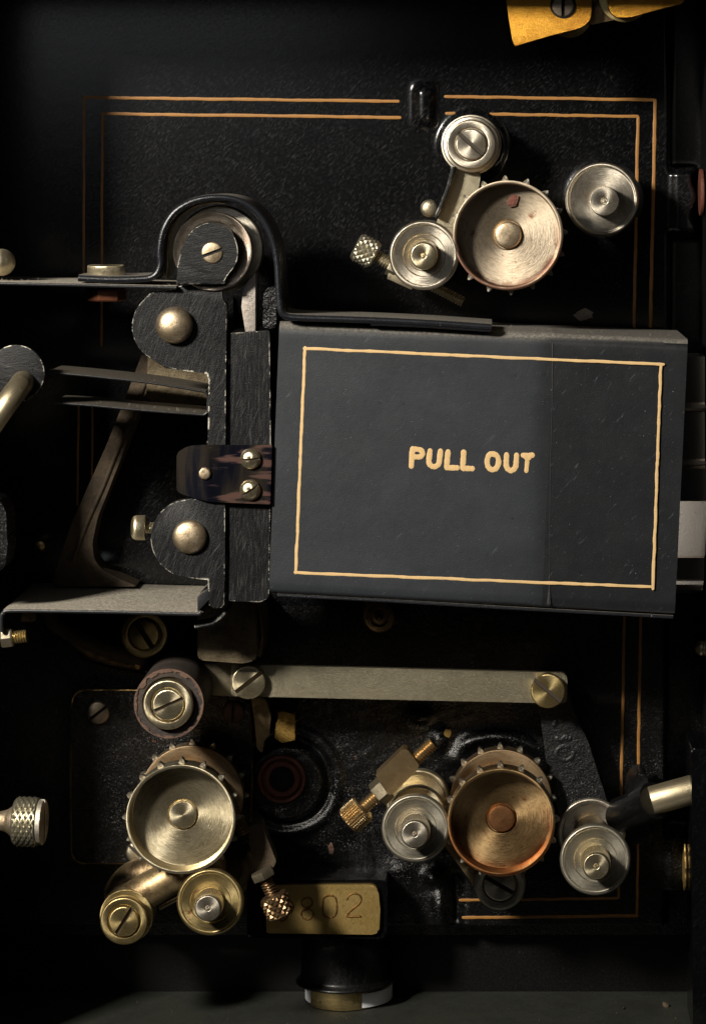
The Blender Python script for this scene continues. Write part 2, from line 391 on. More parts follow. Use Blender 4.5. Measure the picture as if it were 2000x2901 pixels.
def thread(r, z0, z1, pitch=7, amp=2.4, s=.01, seg=28):
    bm = bmesh.new(); n = max(8, int((z1 - z0) / pitch * 6)); rings = []
    for k in range(n + 1):
        z = z0 + (z1 - z0) * k / n; ring = []
        for i in range(seg):
            a = 2 * math.pi * i / seg; q = (z / pitch + i / seg) % 1
            rr = r + amp * (abs(q * 2 - 1) * 2 - 1)
            ring.append(bm.verts.new((rr * s * math.cos(a), rr * s * math.sin(a), z * s)))
        rings.append(ring)
    for A, B in zip(rings, rings[1:]):
        for i in range(seg): j = (i + 1) % seg; bm.faces.new((A[i], A[j], B[j], B[i]))
    bm.faces.new(rings[0][::-1]); bm.faces.new(rings[-1])
    return bm
def slothead(r, h, dome, sw, sd, ang, s=.01, ch=2.5, rough=0.0):
    """slotted screw head standing on z=0: rim height h, crown dome above it, slot width sw and depth sd"""
    bm = bmesh.new(); ys = [r * math.sin(math.pi / 2 * t) for t in np.linspace(-1, 1, 31)]
    ys = sorted([y for y in ys if abs(y) > sw / 2 + .6]) ; w2 = sw / 2
    rows = [(y, False) for y in ys if y < 0] + [(-w2, False), (-w2, True), (w2, True), (w2, False)] + [(y, False) for y in ys if y > 0]
    us = [math.sin(math.pi / 2 * t) for t in np.linspace(-1, 1, 27)]
    V = []; ca, sa = math.cos(ang), math.sin(ang)
    for y, low in rows:
        y = max(-r * .999, min(r * .999, y)); row = []; half = math.sqrt(max(r * r - y * y, .01))
        for u in us:
            x = u * half; q = min(1, math.hypot(x, y) / r)
            z = h + dome * (math.sqrt(max(0, 1 - (q * .98) ** 2)) if dome > ch * 2 else (1 - q * q))
            if r - q * r < ch: z -= ch - (r - q * r)
            if low: z = min(z, h + dome - sd)
            row.append(bm.verts.new(((x * ca - y * sa) * s, (x * sa + y * ca) * s, z * s)))
        V.append(row)
    lo_ = [k for k, q in enumerate(rows) if q[1]][0]
    for ri, (A, B) in enumerate(zip(V, V[1:])):
        for i in range(len(us) - 1):
            f_ = bm.faces.new((A[i], A[i + 1], B[i + 1], B[i]))
            if ri == lo_: f_.material_index = 1
    bm.edges.ensure_lookup_table()
    be = [e for e in bm.edges if len(e.link_faces) == 1]
    ex = bmesh.ops.extrude_edge_only(bm, edges=be)
    for v in ex['geom']:
        if isinstance(v, bmesh.types.BMVert): v.co.z = 0
    return bm
def rp(pts, r, n=6):
    """round the corners of a polygon; r a number or one per point"""
    out = []; N = len(pts)
    for i in range(N):
        a, b, c = Vector(pts[i - 1]), Vector(pts[i]), Vector(pts[(i + 1) % N])
        rr = r[i] if isinstance(r, (list, tuple)) else r
        if rr <= 0: out.append(tuple(b)); continue
        u, v = (a - b), (c - b); t = min(rr, u.length * .48, v.length * .48)
        p, q = b + u.normalized() * t, b + v.normalized() * t
        for k in range(n + 1):
            f = k / n; out.append(tuple(p * (1 - f) ** 2 + b * 2 * f * (1 - f) + q * f * f))
    return out
def poly(o, pts, d0, d1, bev=3, seg=2, holes=None):
    """prism: outline given in px as seen at depth d1, extruded straight back to d0"""
    bm = bmesh.new()
    P = [L(o, x, y, d1) for x, y in pts]
    clean = [P[0]]
    for p in P[1:]:
        if (p - clean[-1]).length > 1e-3: clean.append(p)
    if (clean[0] - clean[-1]).length < 1e-3: clean.pop()
    top = [bm.verts.new(p) for p in clean]
    bot = [bm.verts.new((p.x, p.y, p.z - (d1 - d0) / 100)) for p in clean]
    ft = bm.faces.new(top); bm.faces.new(bot[::-1]); n = len(top)
    for i in range(n): bm.faces.new((top[i], bot[i], bot[(i + 1) % n], top[(i + 1) % n]))
    if bev:
        bmesh.ops.bevel(bm, geom=list(ft.edges), offset=bev / 100, segments=seg, affect='EDGES', profile=.6, clamp_overlap=True)
    bmesh.ops.triangulate(bm, faces=[f for f in bm.faces if len(f.verts) > 4])
    return bm
def catmull(P, n=8, closed=False):
    P = [Vector(p) for p in P]; out = []
    N = len(P); rng = range(N if closed else N - 1)
    for i in rng:
        p0 = P[(i - 1) % N] if closed or i > 0 else P[0]; p1 = P[i]; p2 = P[(i + 1) % N]; p3 = P[(i + 2) % N] if closed or i + 2 < N else P[-1]
        for k in range(n):
            t = k / n
            out.append(.5 * ((2 * p1) + (-p0 + p2) * t + (2 * p0 - 5 * p1 + 4 * p2 - p3) * t * t + (-p0 + 3 * p1 - 3 * p2 + p3) * t ** 3))
    if not closed: out.append(P[-1])
    return out
def tube(P, r, seg=12, flat=1.0, bm=None, caps=True):
    """tube along 3-D points; r number or list (units); flat squashes along the plate normal"""
    bm = bm or bmesh.new(); P = [Vector(p) for p in P]; n = len(P); rings = []
    rr = r if isinstance(r, (list, tuple)) else [r] * n
    def ring(p, t, q):
        ref = Vector((0, 0, 1)) if abs(t.z) < .95 else Vector((0, 1, 0))
        s_ = t.cross(ref).normalized(); u = s_.cross(t).normalized()
        return [bm.verts.new(p + s_ * q * math.cos(2 * math.pi * i / seg) + u * q * flat * math.sin(2 * math.pi * i / seg)) for i in range(seg)]
    for i in range(n):
        t = (P[min(i + 1, n - 1)] - P[max(i - 1, 0)]).normalized()
        if i == 0 and caps:
            for a in (.15, .6, .88): rings.append(ring(P[0] - t * rr[0] * math.sqrt(1 - a * a), t, rr[0] * a))
        rings.append(ring(P[i], t, rr[i]))
        if i == n - 1 and caps:
            for a in (.88, .6, .15): rings.append(ring(P[-1] + t * rr[-1] * math.sqrt(1 - a * a), t, rr[-1] * a))
    for A, B in zip(rings, rings[1:]):
        for i in range(seg): j = (i + 1) % seg; bm.faces.new((A[i], A[j], B[j], B[i]))
    bm.faces.new(rings[0][::-1]); bm.faces.new(rings[-1])
    return bm
def strip(o, P, t, d0, d1, rnd=None, seg=4):
    """bent sheet seen edge-on: centre line in px at depth d1, thickness t px, running back to d0, rounded front edge"""
    rnd = t / 2 if rnd is None else rnd
    prof = [(-t / 2, -(d1 - d0))] + [(-t / 2 + rnd - rnd * math.cos(a), -rnd + rnd * math.sin(a)) for a in np.linspace(0, math.pi / 2, seg)]
    prof += [(-x, z) for x, z in prof[::-1]]
    bm = bmesh.new(); Q = [L(o, x, y, d1) for x, y in P]; rings = []
    for i, p in enumerate(Q):
        tg = (Q[min(i + 1, len(Q) - 1)] - Q[max(i - 1, 0)]); tg.z = 0; tg.normalize(); nn = Vector((-tg.y, tg.x, 0))
        rings.append([bm.verts.new(p + nn * x / 100 + Vector((0, 0, z / 100))) for x, z in prof])
    m = len(prof)
    for A, B in zip(rings, rings[1:]):
        for i in range(m): j = (i + 1) % m; bm.faces.new((A[i], A[j], B[j], B[i]))
    bm.faces.new(rings[0][::-1]); bm.faces.new(rings[-1])
    return bm
def stroke(o, P, d, w=4.5, h=1.6, n=5, closed=False, wob=.12, smooth=True):
    """a brushed line of paint lying on the surface at depth d"""
    Q = catmull([(x, y, 0) for x, y in P], n, closed) if smooth else [Vector((x, y, 0)) for x, y in P]
    if closed: Q.append(Q[0])
    V = [L(o, p.x, p.y, d) for p in Q]
    rr = [w / 100 * (1 + random.uniform(-wob, wob)) for _ in V]
    return tube(V, rr, 10, h / w)
def densify(a, b, n, jit=.8):
    return [(a[0] + (b[0] - a[0]) * i / n + random.uniform(-jit, jit), a[1] + (b[1] - a[1]) * i / n + random.uniform(-jit, jit)) for i in range(n + 1)]

# ================================================================ SETTING
def structure(name, label, px=1400, py=500, d=0):
    return thing(name, label, None, px, py, d, kind='structure')
# --- the cast back plate: one sheet in relief
plate = structure('back_plate', 'black japanned cast plate with double gold pinstripes behind the rollers')
def ss(x, a, b):
    t = np.clip((x - a) / (b - a), 0, 1); return t * t * (3 - 2 * t)
def rbox(x, y, x0, x1, y0, y1, s): return ss(x, x0 - s, x0 + s) * (1 - ss(x, x1 - s, x1 + s)) * ss(y, y0 - s, y0 + s) * (1 - ss(y, y1 - s, y1 + s))
def height(x, y):
    h = np.zeros_like(x, dtype=float)
    edge = 1898 - 12 * ss(y, 700, 2300)
    lob1 = rbox(x, y, 1700, 1972 + 6 * np.sin(y / 17), 478, 668, 12); lob2 = rbox(x, y, 1700, 1942, 2365, 2530, 9)
    inside = np.maximum.reduce([1 - ss(x, edge - 8, edge + 8), lob1, lob2]) * (1 - ss(y, 2622, 2644))
    h -= 110 * (1 - inside)
    h += 14 * lob1 * rbox(x, y, 1905, 1990, 470, 680, 14) + 9 * lob2 * rbox(x, y, 1890, 1960, 2360, 2540, 12)
    h += 28 * rbox(x, y, 1178, 1226, 246, 352, 16)                         # rib through the pinstripes
    r = np.hypot(x - 812, y - 2212); h += 34 * (1 - ss(r, 96, 122)) + 12 * (ss(r, 126, 140) * (1 - ss(r, 150, 170)))
    r = np.hypot(x - 1338, y - 412); h += 14 * (1 - ss(r, 88, 104))
    r = np.hypot(x - 1706, y - 562); h += 6 * (1 - ss(r, 96, 112))
    r = np.hypot(x - 1405, y - 2290); top = 1 - ss(y, 2150, 2240)
    h += 24 * np.exp(-((r - 205) / 17) ** 2) * top * ss(x, 1270, 1330) * (1 - ss(x, 1500, 1560))
    for cx, cy, a, s1, s2 in ((1190, 2030, 26, 30, 22), (1243, 2095, 24, 24, 30), (1300, 2150, 16, 30, 26), (1226, 2482, 34, 26, 22), (1246, 2560, 30, 24, 50), (1130, 2470, 10, 40, 30), (950, 2330, 6, 60, 50), (1900, 2200, 10, 30, 60), (280, 1600, 10, 60, 30)):
        h += a * np.exp(-((x - cx) / s1) ** 2 - ((y - cy) / s2) ** 2)
    h -= 30 * np.exp(-((x - 1292) / 17) ** 2) * rbox(x, y, 1200, 1400, 2480, 2625, 14)
    low = ss(y, 1940, 2010) * ss(x, 700, 760) * (1 - ss(x, 1290, 1380))
    w_ = np.sin(x / 19 + 2 * np.sin(y / 31)) * np.sin(y / 23 + 1.7 * np.sin(x / 41)) + .6 * np.sin(x / 9.1 + y / 13.3) * np.sin(y / 8.2 - x / 17)
    h += .9 * w_ * low + .02 * w_
    return h * 1.0
def relief(name, parent, fn, x0, x1, y0, y1, step, mat):
    xs = np.arange(x0, x1 + 1, step).astype(float); ys = np.arange(y0, y1 + 1, step).astype(float)
    X, Y = np.meshgrid(xs, ys); Z = fn(X, Y)
    v = np.stack([(X - VX) / 100, (VY - Y) / 100, Z / 100], -1).reshape(-1, 3)
    nx, ny = len(xs), len(ys); i = np.arange(nx * ny).reshape(ny, nx)
    f = np.stack([i[:-1, :-1], i[1:, :-1], i[1:, 1:], i[:-1, 1:]], -1).reshape(-1, 4)
    me = bpy.data.meshes.new(name); me.from_pydata(v.tolist(), [], f.tolist()); me.update()
    me.polygons.foreach_set('use_smooth', [True] * len(me.polygons)); me.materials.append(mat)
    o = bpy.data.objects.new(name, me); C.objects.link(o); o.parent = parent
    return o
relief('plate_upper', plate, height, -400, 2104, -300, 1716, 8, M['japan'])
relief('plate_lower', plate, height, -400, 2102, 1716, 2676, 6, M['japan_cast'])
# gold pinstripes
def pin(a, b, n=16, w=5.2): 
    P = densify(a, b, n, .7)
    mesh_obj('pinstripe', stroke(plate, P, 0.3, w * .82, .7, 3, wob=.12), M['gold_old'], plate)
pin((239, 276), (1128, 287), 20); pin((291, 322), (1132, 333), 20)
pin((1262, 273), (1850, 283)); pin((1264, 321), (1805, 330))
pin((239, 278), (238, 800), 12, 4.2); pin((291, 326), (288, 980), 12, 4.2)
pin((224, 1150), (220, 1430), 6, 3.6); pin((263, 1150), (262, 1420), 6, 3.6)
pin((1855, 284), (1841, 925), 16, 5.6); pin((1806, 332), (1795, 925), 14, 5.2)
pin((1768, 1745), (1758, 2250), 14, 4.8); pin((1814, 1745), (1806, 2200), 12, 5)
pin((1806, 2355), (1803, 2594), 8, 4.2); pin((1752, 2500), (1751, 2542), 4, 4)
pin((1303, 2550), (1746, 2545), 12, 4.6); pin((1312, 2600), (1803, 2594), 12, 5)
# housing: recess wall behind, side and top walls, base
def slab(name, label, pts, d0, d1, mat, bev=0):
    o = structure(name, label); mesh_obj(name + '_shell', poly(o, pts, d0, d1, bev), mat, o); return o
slab('rear_wall', 'black inner rear wall of the casing behind the plate', [(-600, -500), (2500, -500), (2500, 3100), (-600, 3100)], -180, -115, M['japan_wall'])
def wallbox(name, label, x0, x1, y0, y1, z0, z1, mat):
    o = structure(name, label); bm = bmesh.new(); bmesh.ops.create_cube(bm, size=1)
    a = Vector(((x0 - VX) / 100, (VY - y1) / 100, z0 / 100)); b = Vector(((x1 - VX) / 100, (VY - y0) / 100, z1 / 100))
    for v in bm.verts: v.co = Vector([a[i] + (v.co[i] + .5) * (b[i] - a[i]) for i in range(3)])
    bmesh.ops.bevel(bm, geom=list(bm.edges), offset=.05, segments=2, affect='EDGES')
    mesh_obj(name + '_panel', bm, mat, o); return o
wallbox('casing_wall_left', 'black side wall of the casing beside the bracket', -100, -10, -120, 2900, -150, 620, M['japan_wall'])
wallbox('casing_wall_right', 'black dusty side wall of the casing beside the lens tube', 1990, 2060, -20, 2840, -150, 640, M['japan_wall'])
wallbox('casing_top', 'black top wall of the casing', -10, 1990, -90, -20, -150, 640, M['japan_wall'])
wallbox('casing_floor', 'dusty grey green base of the casing', -10, 1990, 2840, 2900, -150, 560, M['floor'])

slab('wall_flange', 'black dusty flange of the casing wall at the lower corner', rp([(1957, 2120), (2080, 2120), (2080, 3000), (1962, 3000)], 10), 60, 300, M['japan_smooth'], 4)

# ================================================================ SPROCKETS
def sprocket(label, fx, fy, df, mt, mhub, r=155, depth=58, hubh=26, back=True, ph=0.0, mback=None, hubdome=10, bd=290, domed=True):
    o = thing('film_sprocket', label, 'sprocket', fx, fy, df, 0, 'toothed film sprockets'); s = kk(df) / 100
    z = lambda d: d
    fr = [(0, df - 74), (r, df - 74), (r, df), (r - 9, df), (r - 11, df - depth), (44, df - depth - 3), (42, df - depth - 8), (0, df - depth - 8)]
    # drum body (absolute depth -> local z), radii scaled at front
    def lz(pr): return [(a * s * 100, b) for a, b in pr]
    mesh_obj('cup', lathe(lz(fr), .01, 128, 2), mt, o)
    core = [(0, 2), (46, 2), (46, df - bd - 60), (108, df - bd - 60), (108, df - 74)]
    mesh_obj('drum', lathe(lz(core), .01, 96, 1), M['bronze'], o)
    bk = [(100, df - bd - 62), (r - 3, df - bd - 62), (r - 3, df - bd), (100, df - bd)]
    mesh_obj('back_flange', lathe(lz(bk), .01, 128, 3), mback or mt, o)
    hz = df - depth - 8
    if domed: hp = [(39, hz), (39, hz + hubh), (36, hz + hubh + 6), (24, hz + hubh + hubdome - 1), (10, hz + hubh + hubdome), (0, hz + hubh + hubdome)]
    else: hp = [(39, hz), (39, hz + hubh + 4), (0, hz + hubh + 4)]
    mesh_obj('hub', lathe(lz(hp), .01, 64, 3), mhub, o)
    # teeth
    bm = bmesh.new(); pts = [(-9, -4), (-8.6, 4), (-6, 10), (-1.8, 16), (1.8, 16), (6, 10), (8.6, 4), (9, -4)]
    A = [bm.verts.new((x * s, y * s, .10)) for x, y in pts]; B = [bm.verts.new((x * 1.05 * s, y * s, -.16)) for x, y in pts]
    bm.faces.new(A); bm.faces.new(B[::-1])
    for i in range(8): bm.faces.new((A[i], B[i], B[(i + 1) % 8], A[(i + 1) % 8]))
    fc = [f for f in bm.faces if len(f.verts) == 8][0]
    bmesh.ops.bevel(bm, geom=list(fc.edges), offset=.010, segments=2, affect='EDGES')
    me = None
    for rowz, rr in ((df - 36, r - 2), (df - bd - 30, r - 5)):
        for k in range(16):
            a = ph + 2 * math.pi * k / 16
            if me is None:
                t = mesh_obj('tooth', bm, M['nickel_dull'], o); me = t.data
            else:
                t = mesh_obj('tooth', me, None, o)
            t.location = (rr * s * math.cos(a), rr * s * math.sin(a), rowz / 100); t.rotation_euler = (0, 0, a - math.pi / 2)
    return o
sprocket('nickel sprocket with rusty rim and a reddish flake near the top, above the box', 1439, 667, 450, M['nickel_rust'], M['rivet'], 156, ph=R(93), mback=M['nickel_dull'], hubh=12, hubdome=9)
sprocket('pale brassy sprocket in front of the screwed black cover plate', 512.5, 2322, 450, M['brassy'], M['brassy'], 155, ph=R(90), mback=M['bronze'], depth=60, domed=False, hubh=8)
sprocket('copper coloured sprocket with orange stained cup, below the long link bar', 1420, 2331, 450, M['copper'], M['hub_copper'], 152, ph=R(91), mback=M['bronze'], hubh=8, hubdome=7)
# flake stuck in the top sprocket
o = thing('rust_flake', 'reddish brown flake stuck inside the upper sprocket cup', 'flake', 1452, 566, 402, 388)
mesh_obj('flake', poly(o, [(1434, 576), (1450, 550), (1470, 556), (1462, 584), (1446, 588)], 388, 397, 2), M['hole'], o)

# ================================================================ ROLLERS
def idler(label, px, py, df, mt, mpost, r=100, post=40, ph=70, bd=390, rb=94, rings=True, pknurl=True, cat='roller', sh=56, mback=None, mid=None, name='idler_roller', ring=0):
    o = thing(name, label, cat, px, py, df, 0, 'flanged idler rollers'); s = kk(df)
    lz = lambda pr: [(a * s, b) for a, b in pr]
    fl = [(0, df - 26), (r - 3, df - 26), (r, df - 18), (r, df - 5), (r - 5, df), (r - 12, df), (r - 14, df - 3), (r * .62, df - 2), (r * .6, df - 5), (post + 6, df - 5), (post + 4, df - 9), (0, df - 9)]
    mesh_obj('front_flange', lathe(lz(fl), .01, 112, 1.2), mt, o)
    if pknurl:
        fn = lambda a, z: (1.5 if int(a / (2 * math.pi) * 88 + .5) % 2 else -1.0) if df - 4 < z < df + ph - 12 else 0
    else: fn = None
    pp = [(post, df - 9), (post, df), (post, df + ph - 20), (post - 1, df + ph - 6), (post - 5, df + ph), (8, df + ph), (6, df + ph - 3), (5, df + ph + 1), (0, df + ph + 1)]
    mesh_obj('axle_knob', lathe(lz(pp), .01, 88, 1.2, fn), mpost, o)
    mesh_obj('spool_core', lathe(lz([(0, 2), (26, 2), (26, df - bd - 34), (sh, df - bd - 34), (sh, df - 24)]), .01, 80, 2), mid or M['dark_brass'], o)
    if ring:
        mesh_obj('middle_flange', lathe(lz([(20, df - bd + 118), (ring - 2, df - bd + 118), (ring, df - bd + 122), (ring, df - bd + 150), (ring - 4, df - bd + 154), (20, df - bd + 152)]), .01, 104, 1.2), mback or mt, o)
    if bd < df:
        bk = [(20, df - bd - 30), (rb - 2, df - bd - 30), (rb, df - bd - 24), (rb, df - bd - 4), (rb - 5, df - bd), (rb - 16, df - bd), (rb - 18, df - bd - 4), (20, df - bd - 4)]
        mesh_obj('back_flange', lathe(lz(bk), .01, 112, 1.2), mback or mt, o)
    return o
idler('nickel idler roller with grimy centre beside the upper sprocket', 1201, 723, 450, M['nickel'], M['brassy'], 99, 40, pknurl=False, ph=62)
idler('pale nickel idler roller pressed against the copper sprocket', 1177, 2348, 450, M['nickel_dull'], M['nickel'], 97, 41, mid=M['brassy'], mback=M['brassy'], sh=46, bd=345, rb=97, ring=80)
idler('grey nickel idler roller beside the right gold pinstripe, under the black lever', 1686, 2437, 450, M['nickel_dull'], M['brassy'], 101, 40, mid=M['dark_brass'], sh=50, mback=M['nickel'], ph=74, bd=345, rb=101)
idler('yellowed brass idler roller under the pale brassy sprocket', 596, 2557, 450, M['brass'], M['nickel'], 95, 39, mback=M['dark_brass'], ph=66)
# short roller near the top corner
o = thing('guide_roller', 'nickel roller with off-centre knob near the upper pinstripe corner', 'roller', 1705, 565, 200, 0); s = kk(200)
mesh_obj('flange', lathe([(0, 0), (90 * s, 0), (90 * s, 120), (104 * s, 132), (105 * s, 192), (101 * s, 200), (95 * s, 200), (92 * s, 197), (50 * s, 199), (0, 199)], .01, 120, 2), M['nickel'], o)
fn = lambda a, z: (2.0 if int(a / (2 * math.pi) * 96 + .5) % 2 else -1.5) if 199 < z < 266 else 0
mesh_obj('knob', lathe([(41 * s, 198), (41 * s, 206), (41 * s, 262), (40 * s, 272), (10, 272), (8, 269), (5, 268), (4, 273), (0, 273)], .01, 96, 1, fn), M['nickel'], o, loc=(.03, -.04, 0))
# pivot roller at the top
def screwed_boss(name, label, px, py, df, rw, rh, ang, mt, mh, base=0, hcat='screw boss', back=None, slot=8, recess=3, head=5, group=None, ring2=None, dome=1.5):
    o = thing(name, label, hcat, px, py, df, base, group); s = kk(df); q = df - base
    pr = [(0, 2), (rw * .8 * s, 2), (rw * .8 * s, q - 30), (rw * s, q - 28), (rw * s, q - 4), ((rw - 4) * s, q), ((rh + 5) * s, q), ((rh + 3) * s, q - 9), (0, q - 9)]
    if ring2: pr = pr[:4] + [(rw * s, q - 16), ((rw - 2) * s, q - 12), (ring2 * s, q - 11), ((ring2 - 1) * s, q - 2), ((ring2 - 3) * s, q)] + pr[6:]
    mesh_obj('collar', lathe(pr, .01, 104, 1.5), mt, o)
    if back:
        br, bd0, bd1, bm_ = back
        mesh_obj('washer', lathe([(10, bd0 - base), (br * s, bd0 - base), (br * s, bd1 - base), (10, bd1 - base)], .01, 96, 3), bm_, o)
    mesh_obj('screw_head', slothead(rh * s, 9 + head, dome, slot, 9, ang), mh, o, loc=(0, 0, (q - 9) / 100))
    return o
screwed_boss('pivot_screw', 'nickel pivot boss with slotted screw above the upper sprocket', 1334, 409, 210, 80, 44, R(-42), M['nickel'], M['nickel'], back=(86, 60, 120, M['nickel_dull']), ring2=70, slot=12)
screwed_boss('pivot_screw', 'round screw and washer partly hidden behind the copper sprocket', 1416, 2507, 170, 73, 45, R(-30), M['nickel_dull'], M['nickel_dull'], back=(70, 40, 90, M['bronze']), slot=12)
screwed_boss('pivot_screw', 'dark brass screw and washer under the dusty ledge', 410, 1797, 150, 68, 43, R(-58), M['brass'], M['brass'], slot=15)  # brighter brass stands in for bounced light under the ledge
screwed_boss('pivot_screw', 'golden brass pivot boss with rusty slotted screw at the lowest arm end', 352, 2610, 380, 68, 43, R(58), M['brass'], M['brass'], back=(76, 240, 325, M['brass']), slot=11)
# dark roller with screwed end
o = thing('take_up_roller', 'dark skinned roller with peeling brown end and large slotted screw', 'roller', 479, 1993, 450, 0); s = kk(450)
mesh_obj('roller_skin', lathe([(0, 2), (98 * s, 2), (99 * s, 446), (96 * s, 449), (80 * s, 449)], .01, 112, 2), M['leather'], o)
def ragged(a, z): return 4 * math.sin(9 * a + 1) + 3 * math.sin(17 * a) + 2 * math.sin(31 * a)
bm = bmesh.new(); inn = []; out_ = []
for i in range(160):
    a = 2 * math.pi * i / 160; c_, s_ = math.cos(a), math.sin(a)
    ri = (93 + 2.2 * max(-1.5, min(1.2, ragged(a, 0) / 3)) - 7 * max(0, math.sin(a - .4)) * (1 if math.sin(13 * a) > .1 else .3)) * s / 100; ro = 98.6 * s / 100
    inn.append((ri * c_, ri * s_)); out_.append((ro * c_, ro * s_))
V0 = [bm.verts.new((x, y, 4.49)) for x, y in inn]; V1 = [bm.verts.new((x, y, 4.53)) for x, y in inn]; V2 = [bm.verts.new((x, y, 4.53)) for x, y in out_]; V3 = [bm.verts.new((x, y, 4.46)) for x, y in out_]
for A, B in ((V0, V1), (V1, V2), (V2, V3)):
    for i in range(160): j = (i + 1) % 160; bm.faces.new((A[i], A[j], B[j], B[i]))
mesh_obj('end_ring', bm, M['leather_face'], o)
mesh_obj('end_disc', lathe([(0, 440), (95 * s, 440), (95 * s, 449.5), (76 * s, 449.5), (74 * s, 438), (0, 438)], .01, 96, 1), M['leather'], o)
mesh_obj('collar', lathe([(0, 430), (71 * s, 430), (71 * s, 470), (68 * s, 474), (50 * s, 474), (48 * s, 462), (0, 462)], .01, 112, 2), M['brassy'], o)
mesh_obj('screw_head', slothead(44 * s, 12, 1.5, 10, 9, R(24)), M['brassy'], o, loc=(0, 0, 4.62))

# ================================================================ LINKS AND ARMS
o = thing('link_bar', 'long flat nickel link bar between two slotted screws', 'bar', 1150, 1940, 215, 195)
mesh_obj('bar', poly(o, rp([(655, 1882), (1600, 1906), (1607, 1925), (1605, 1990), (1590, 1993), (655, 1972)], [10, 14, 10, 14, 8, 10]), 195, 215, 3), M['flat_nickel'], o)
def screw(label, px, py, d, r, ang, mt, dome=3, h=10, slot=9, sd=8, group=None, name='slotted_screw', rim=None):
    o = thing(name, label, 'screw', px, py, d, d, group)
    mesh_obj('screw_head', slothead(r * kk(d), h, dome, slot, sd, ang), mt, o)
    mesh_obj('shank', lathe([(0, -26 if d < 200 or d > 300 else -125), (r * .45, -26 if d < 200 or d > 300 else -125), (r * .45, .5), (0, .5)], .01, 24, 1), mt, o)
    return o
screw('slotted screw at the roller end of the link bar', 706, 1929, 216, 48, R(38), M['brassy'], h=26, slot=12, sd=16)
screw('slotted screw joining the link bar to the black lever', 1551, 1954, 216, 49, R(-40), M['brass'], h=22, slot=11, sd=14)
o = thing('black_lever', 'black enamelled lever hanging from the link bar, with raised casting marks', 'lever', 1600, 2120, 98, 10)
mesh_obj('lever_arm', poly(o, rp([(1515, 1925), (1560, 1905), (1604, 1930), (1622, 2010), (1665, 2100), (1722, 2280), (1700, 2340), (1590, 2330), (1552, 2200)], 14), 10, 98, 9, 3), M['japan_lever'], o)
for x0, pts in ((0, [(1570, 2052), (1580, 2034), (1590, 2042), (1602, 2026), (1613, 2034)]), (0, [(1576, 2092), (1590, 2096), (1600, 2088), (1612, 2092)])):
    mesh_obj('casting_mark', stroke(o, pts, 96, 9, 5, 6), M['japan_lever'], o)
mesh_obj('casting_mark', stroke(o, [(1600 + 24 * math.cos(a), 2134 + 20 * math.sin(a)) for a in np.linspace(0, 5.2, 9)], 96, 8, 4, 4), M['japan_lever'], o)
# elbow casting with rod, right
o = thing('elbow_casting', 'dusty black cast elbow holding the slanting brass rod', 'casting', 1790, 2280, 220, 0)
P = catmull([L(o, 1690, 2330, 10), L(o, 1745, 2312, 60), L(o, 1795, 2294, 150), L(o, 1853, 2268, 215)], 6)
mesh_obj('elbow', tube(P, [.46 + .07 * i / len(P) for i in range(len(P))], 28, caps=False), M['japan_satin'], o)
mesh_obj('ear', poly(o, rp([(1770, 2270), (1785, 2205), (1812, 2186), (1832, 2200), (1846, 2270)], 18), 60, 185, 18, 4), M['japan_satin'], o)
mesh_obj('foot', poly(o, rp([(1640, 2290), (1720, 2260), (1790, 2300), (1850, 2330), (1848, 2385), (1790, 2395), (1700, 2380)], 24), 4, 60, 14, 3), M['japan_satin'], o)
ax = (F(1985, 2232, 215) - F(1850, 2270, 215)).normalized()
o = thing('brass_rod', 'slanting brass rod between the black elbow and the casing wall', 'rod', 1848, 2268, 215, axis=tuple(ax))
mesh_obj('rod', lathe([(0, -4), (40, -4), (40, 150), (0, 150)], .01, 64, 2), M['rod'], o)
# upper idler arm and leaf spring
o = thing('idler_link', 'sparkling flat steel arm between the pivot boss and the nickel idler', 'arm', 1300, 560, 160, 100)
mesh_obj('arm', poly(o, rp([(1296, 470), (1362, 490), (1352, 560), (1330, 640), (1285, 720), (1215, 700), (1232, 640), (1262, 560)], 10), 120, 165, 5, 3), M['flat_nickel'], o)
o = thing('leaf_spring', 'thin black leaf spring lying along the steel idler arm', 'spring', 1255, 550, 190, 130)
mesh_obj('leaf', strip(o, catmull([(1284, 470), (1272, 520), (1252, 575), (1234, 616)], 6) and [(p.x, p.y) for p in catmull([(1284, 470, 0), (1272, 520, 0), (1252, 575, 0), (1234, 616, 0)], 6)], 11, 110, 205, 3), M['wblack_v'], o)
screw('small domed screw beside the black leaf spring', 1216, 590, 100, 25, R(50), M['screw'], dome=16, h=6, slot=1, sd=1)

# ================================================================ THUMB SCREWS
def thumb(label, px, py, d, axis, r, length, n, m, mk, mth, thr, parts, mode='diamond', mblock=None, amp=3.2):
    """origin at the centre of the knurled head, local z pointing along the thread"""
    o = thing('thumb_screw', label, 'thumb screw', px, py, d, axis=axis, group='knurled thumb screws')
    mesh_obj('knurled_head', knurled(r, -length / 2, length / 2, n, m, amp, mode=mode), mk, o, smooth=22)
    for (kind, z0, z1, rr) in parts:
        if kind == 'thread': mesh_obj('thread', thread(rr, z0, z1, thr), mth, o)
        if kind == 'neck': mesh_obj('neck', lathe([(0, z0), (rr, z0), (rr, z1), (0, z1)], .01, 32, 2), mth, o)
        if kind == 'nut':
            bm = lathe([(0, z0), (rr, z0), (rr, z1), (0, z1)], .01, 6, 2); mesh_obj('nut', bm, mblock or mth, o, smooth=20)
    return o
thumb('knurled nickel thumb screw beside the nickel idler, above the box', 1036, 711, 300, (.885, -.465, 0), 37, 62, 26, 6, M['knurl'], M['screw'], 8, [('thread', 30, 78, 17), ('nut', 74, 98, 32), ('thread', 96, 300, 13)], mblock=M['flat_nickel'])
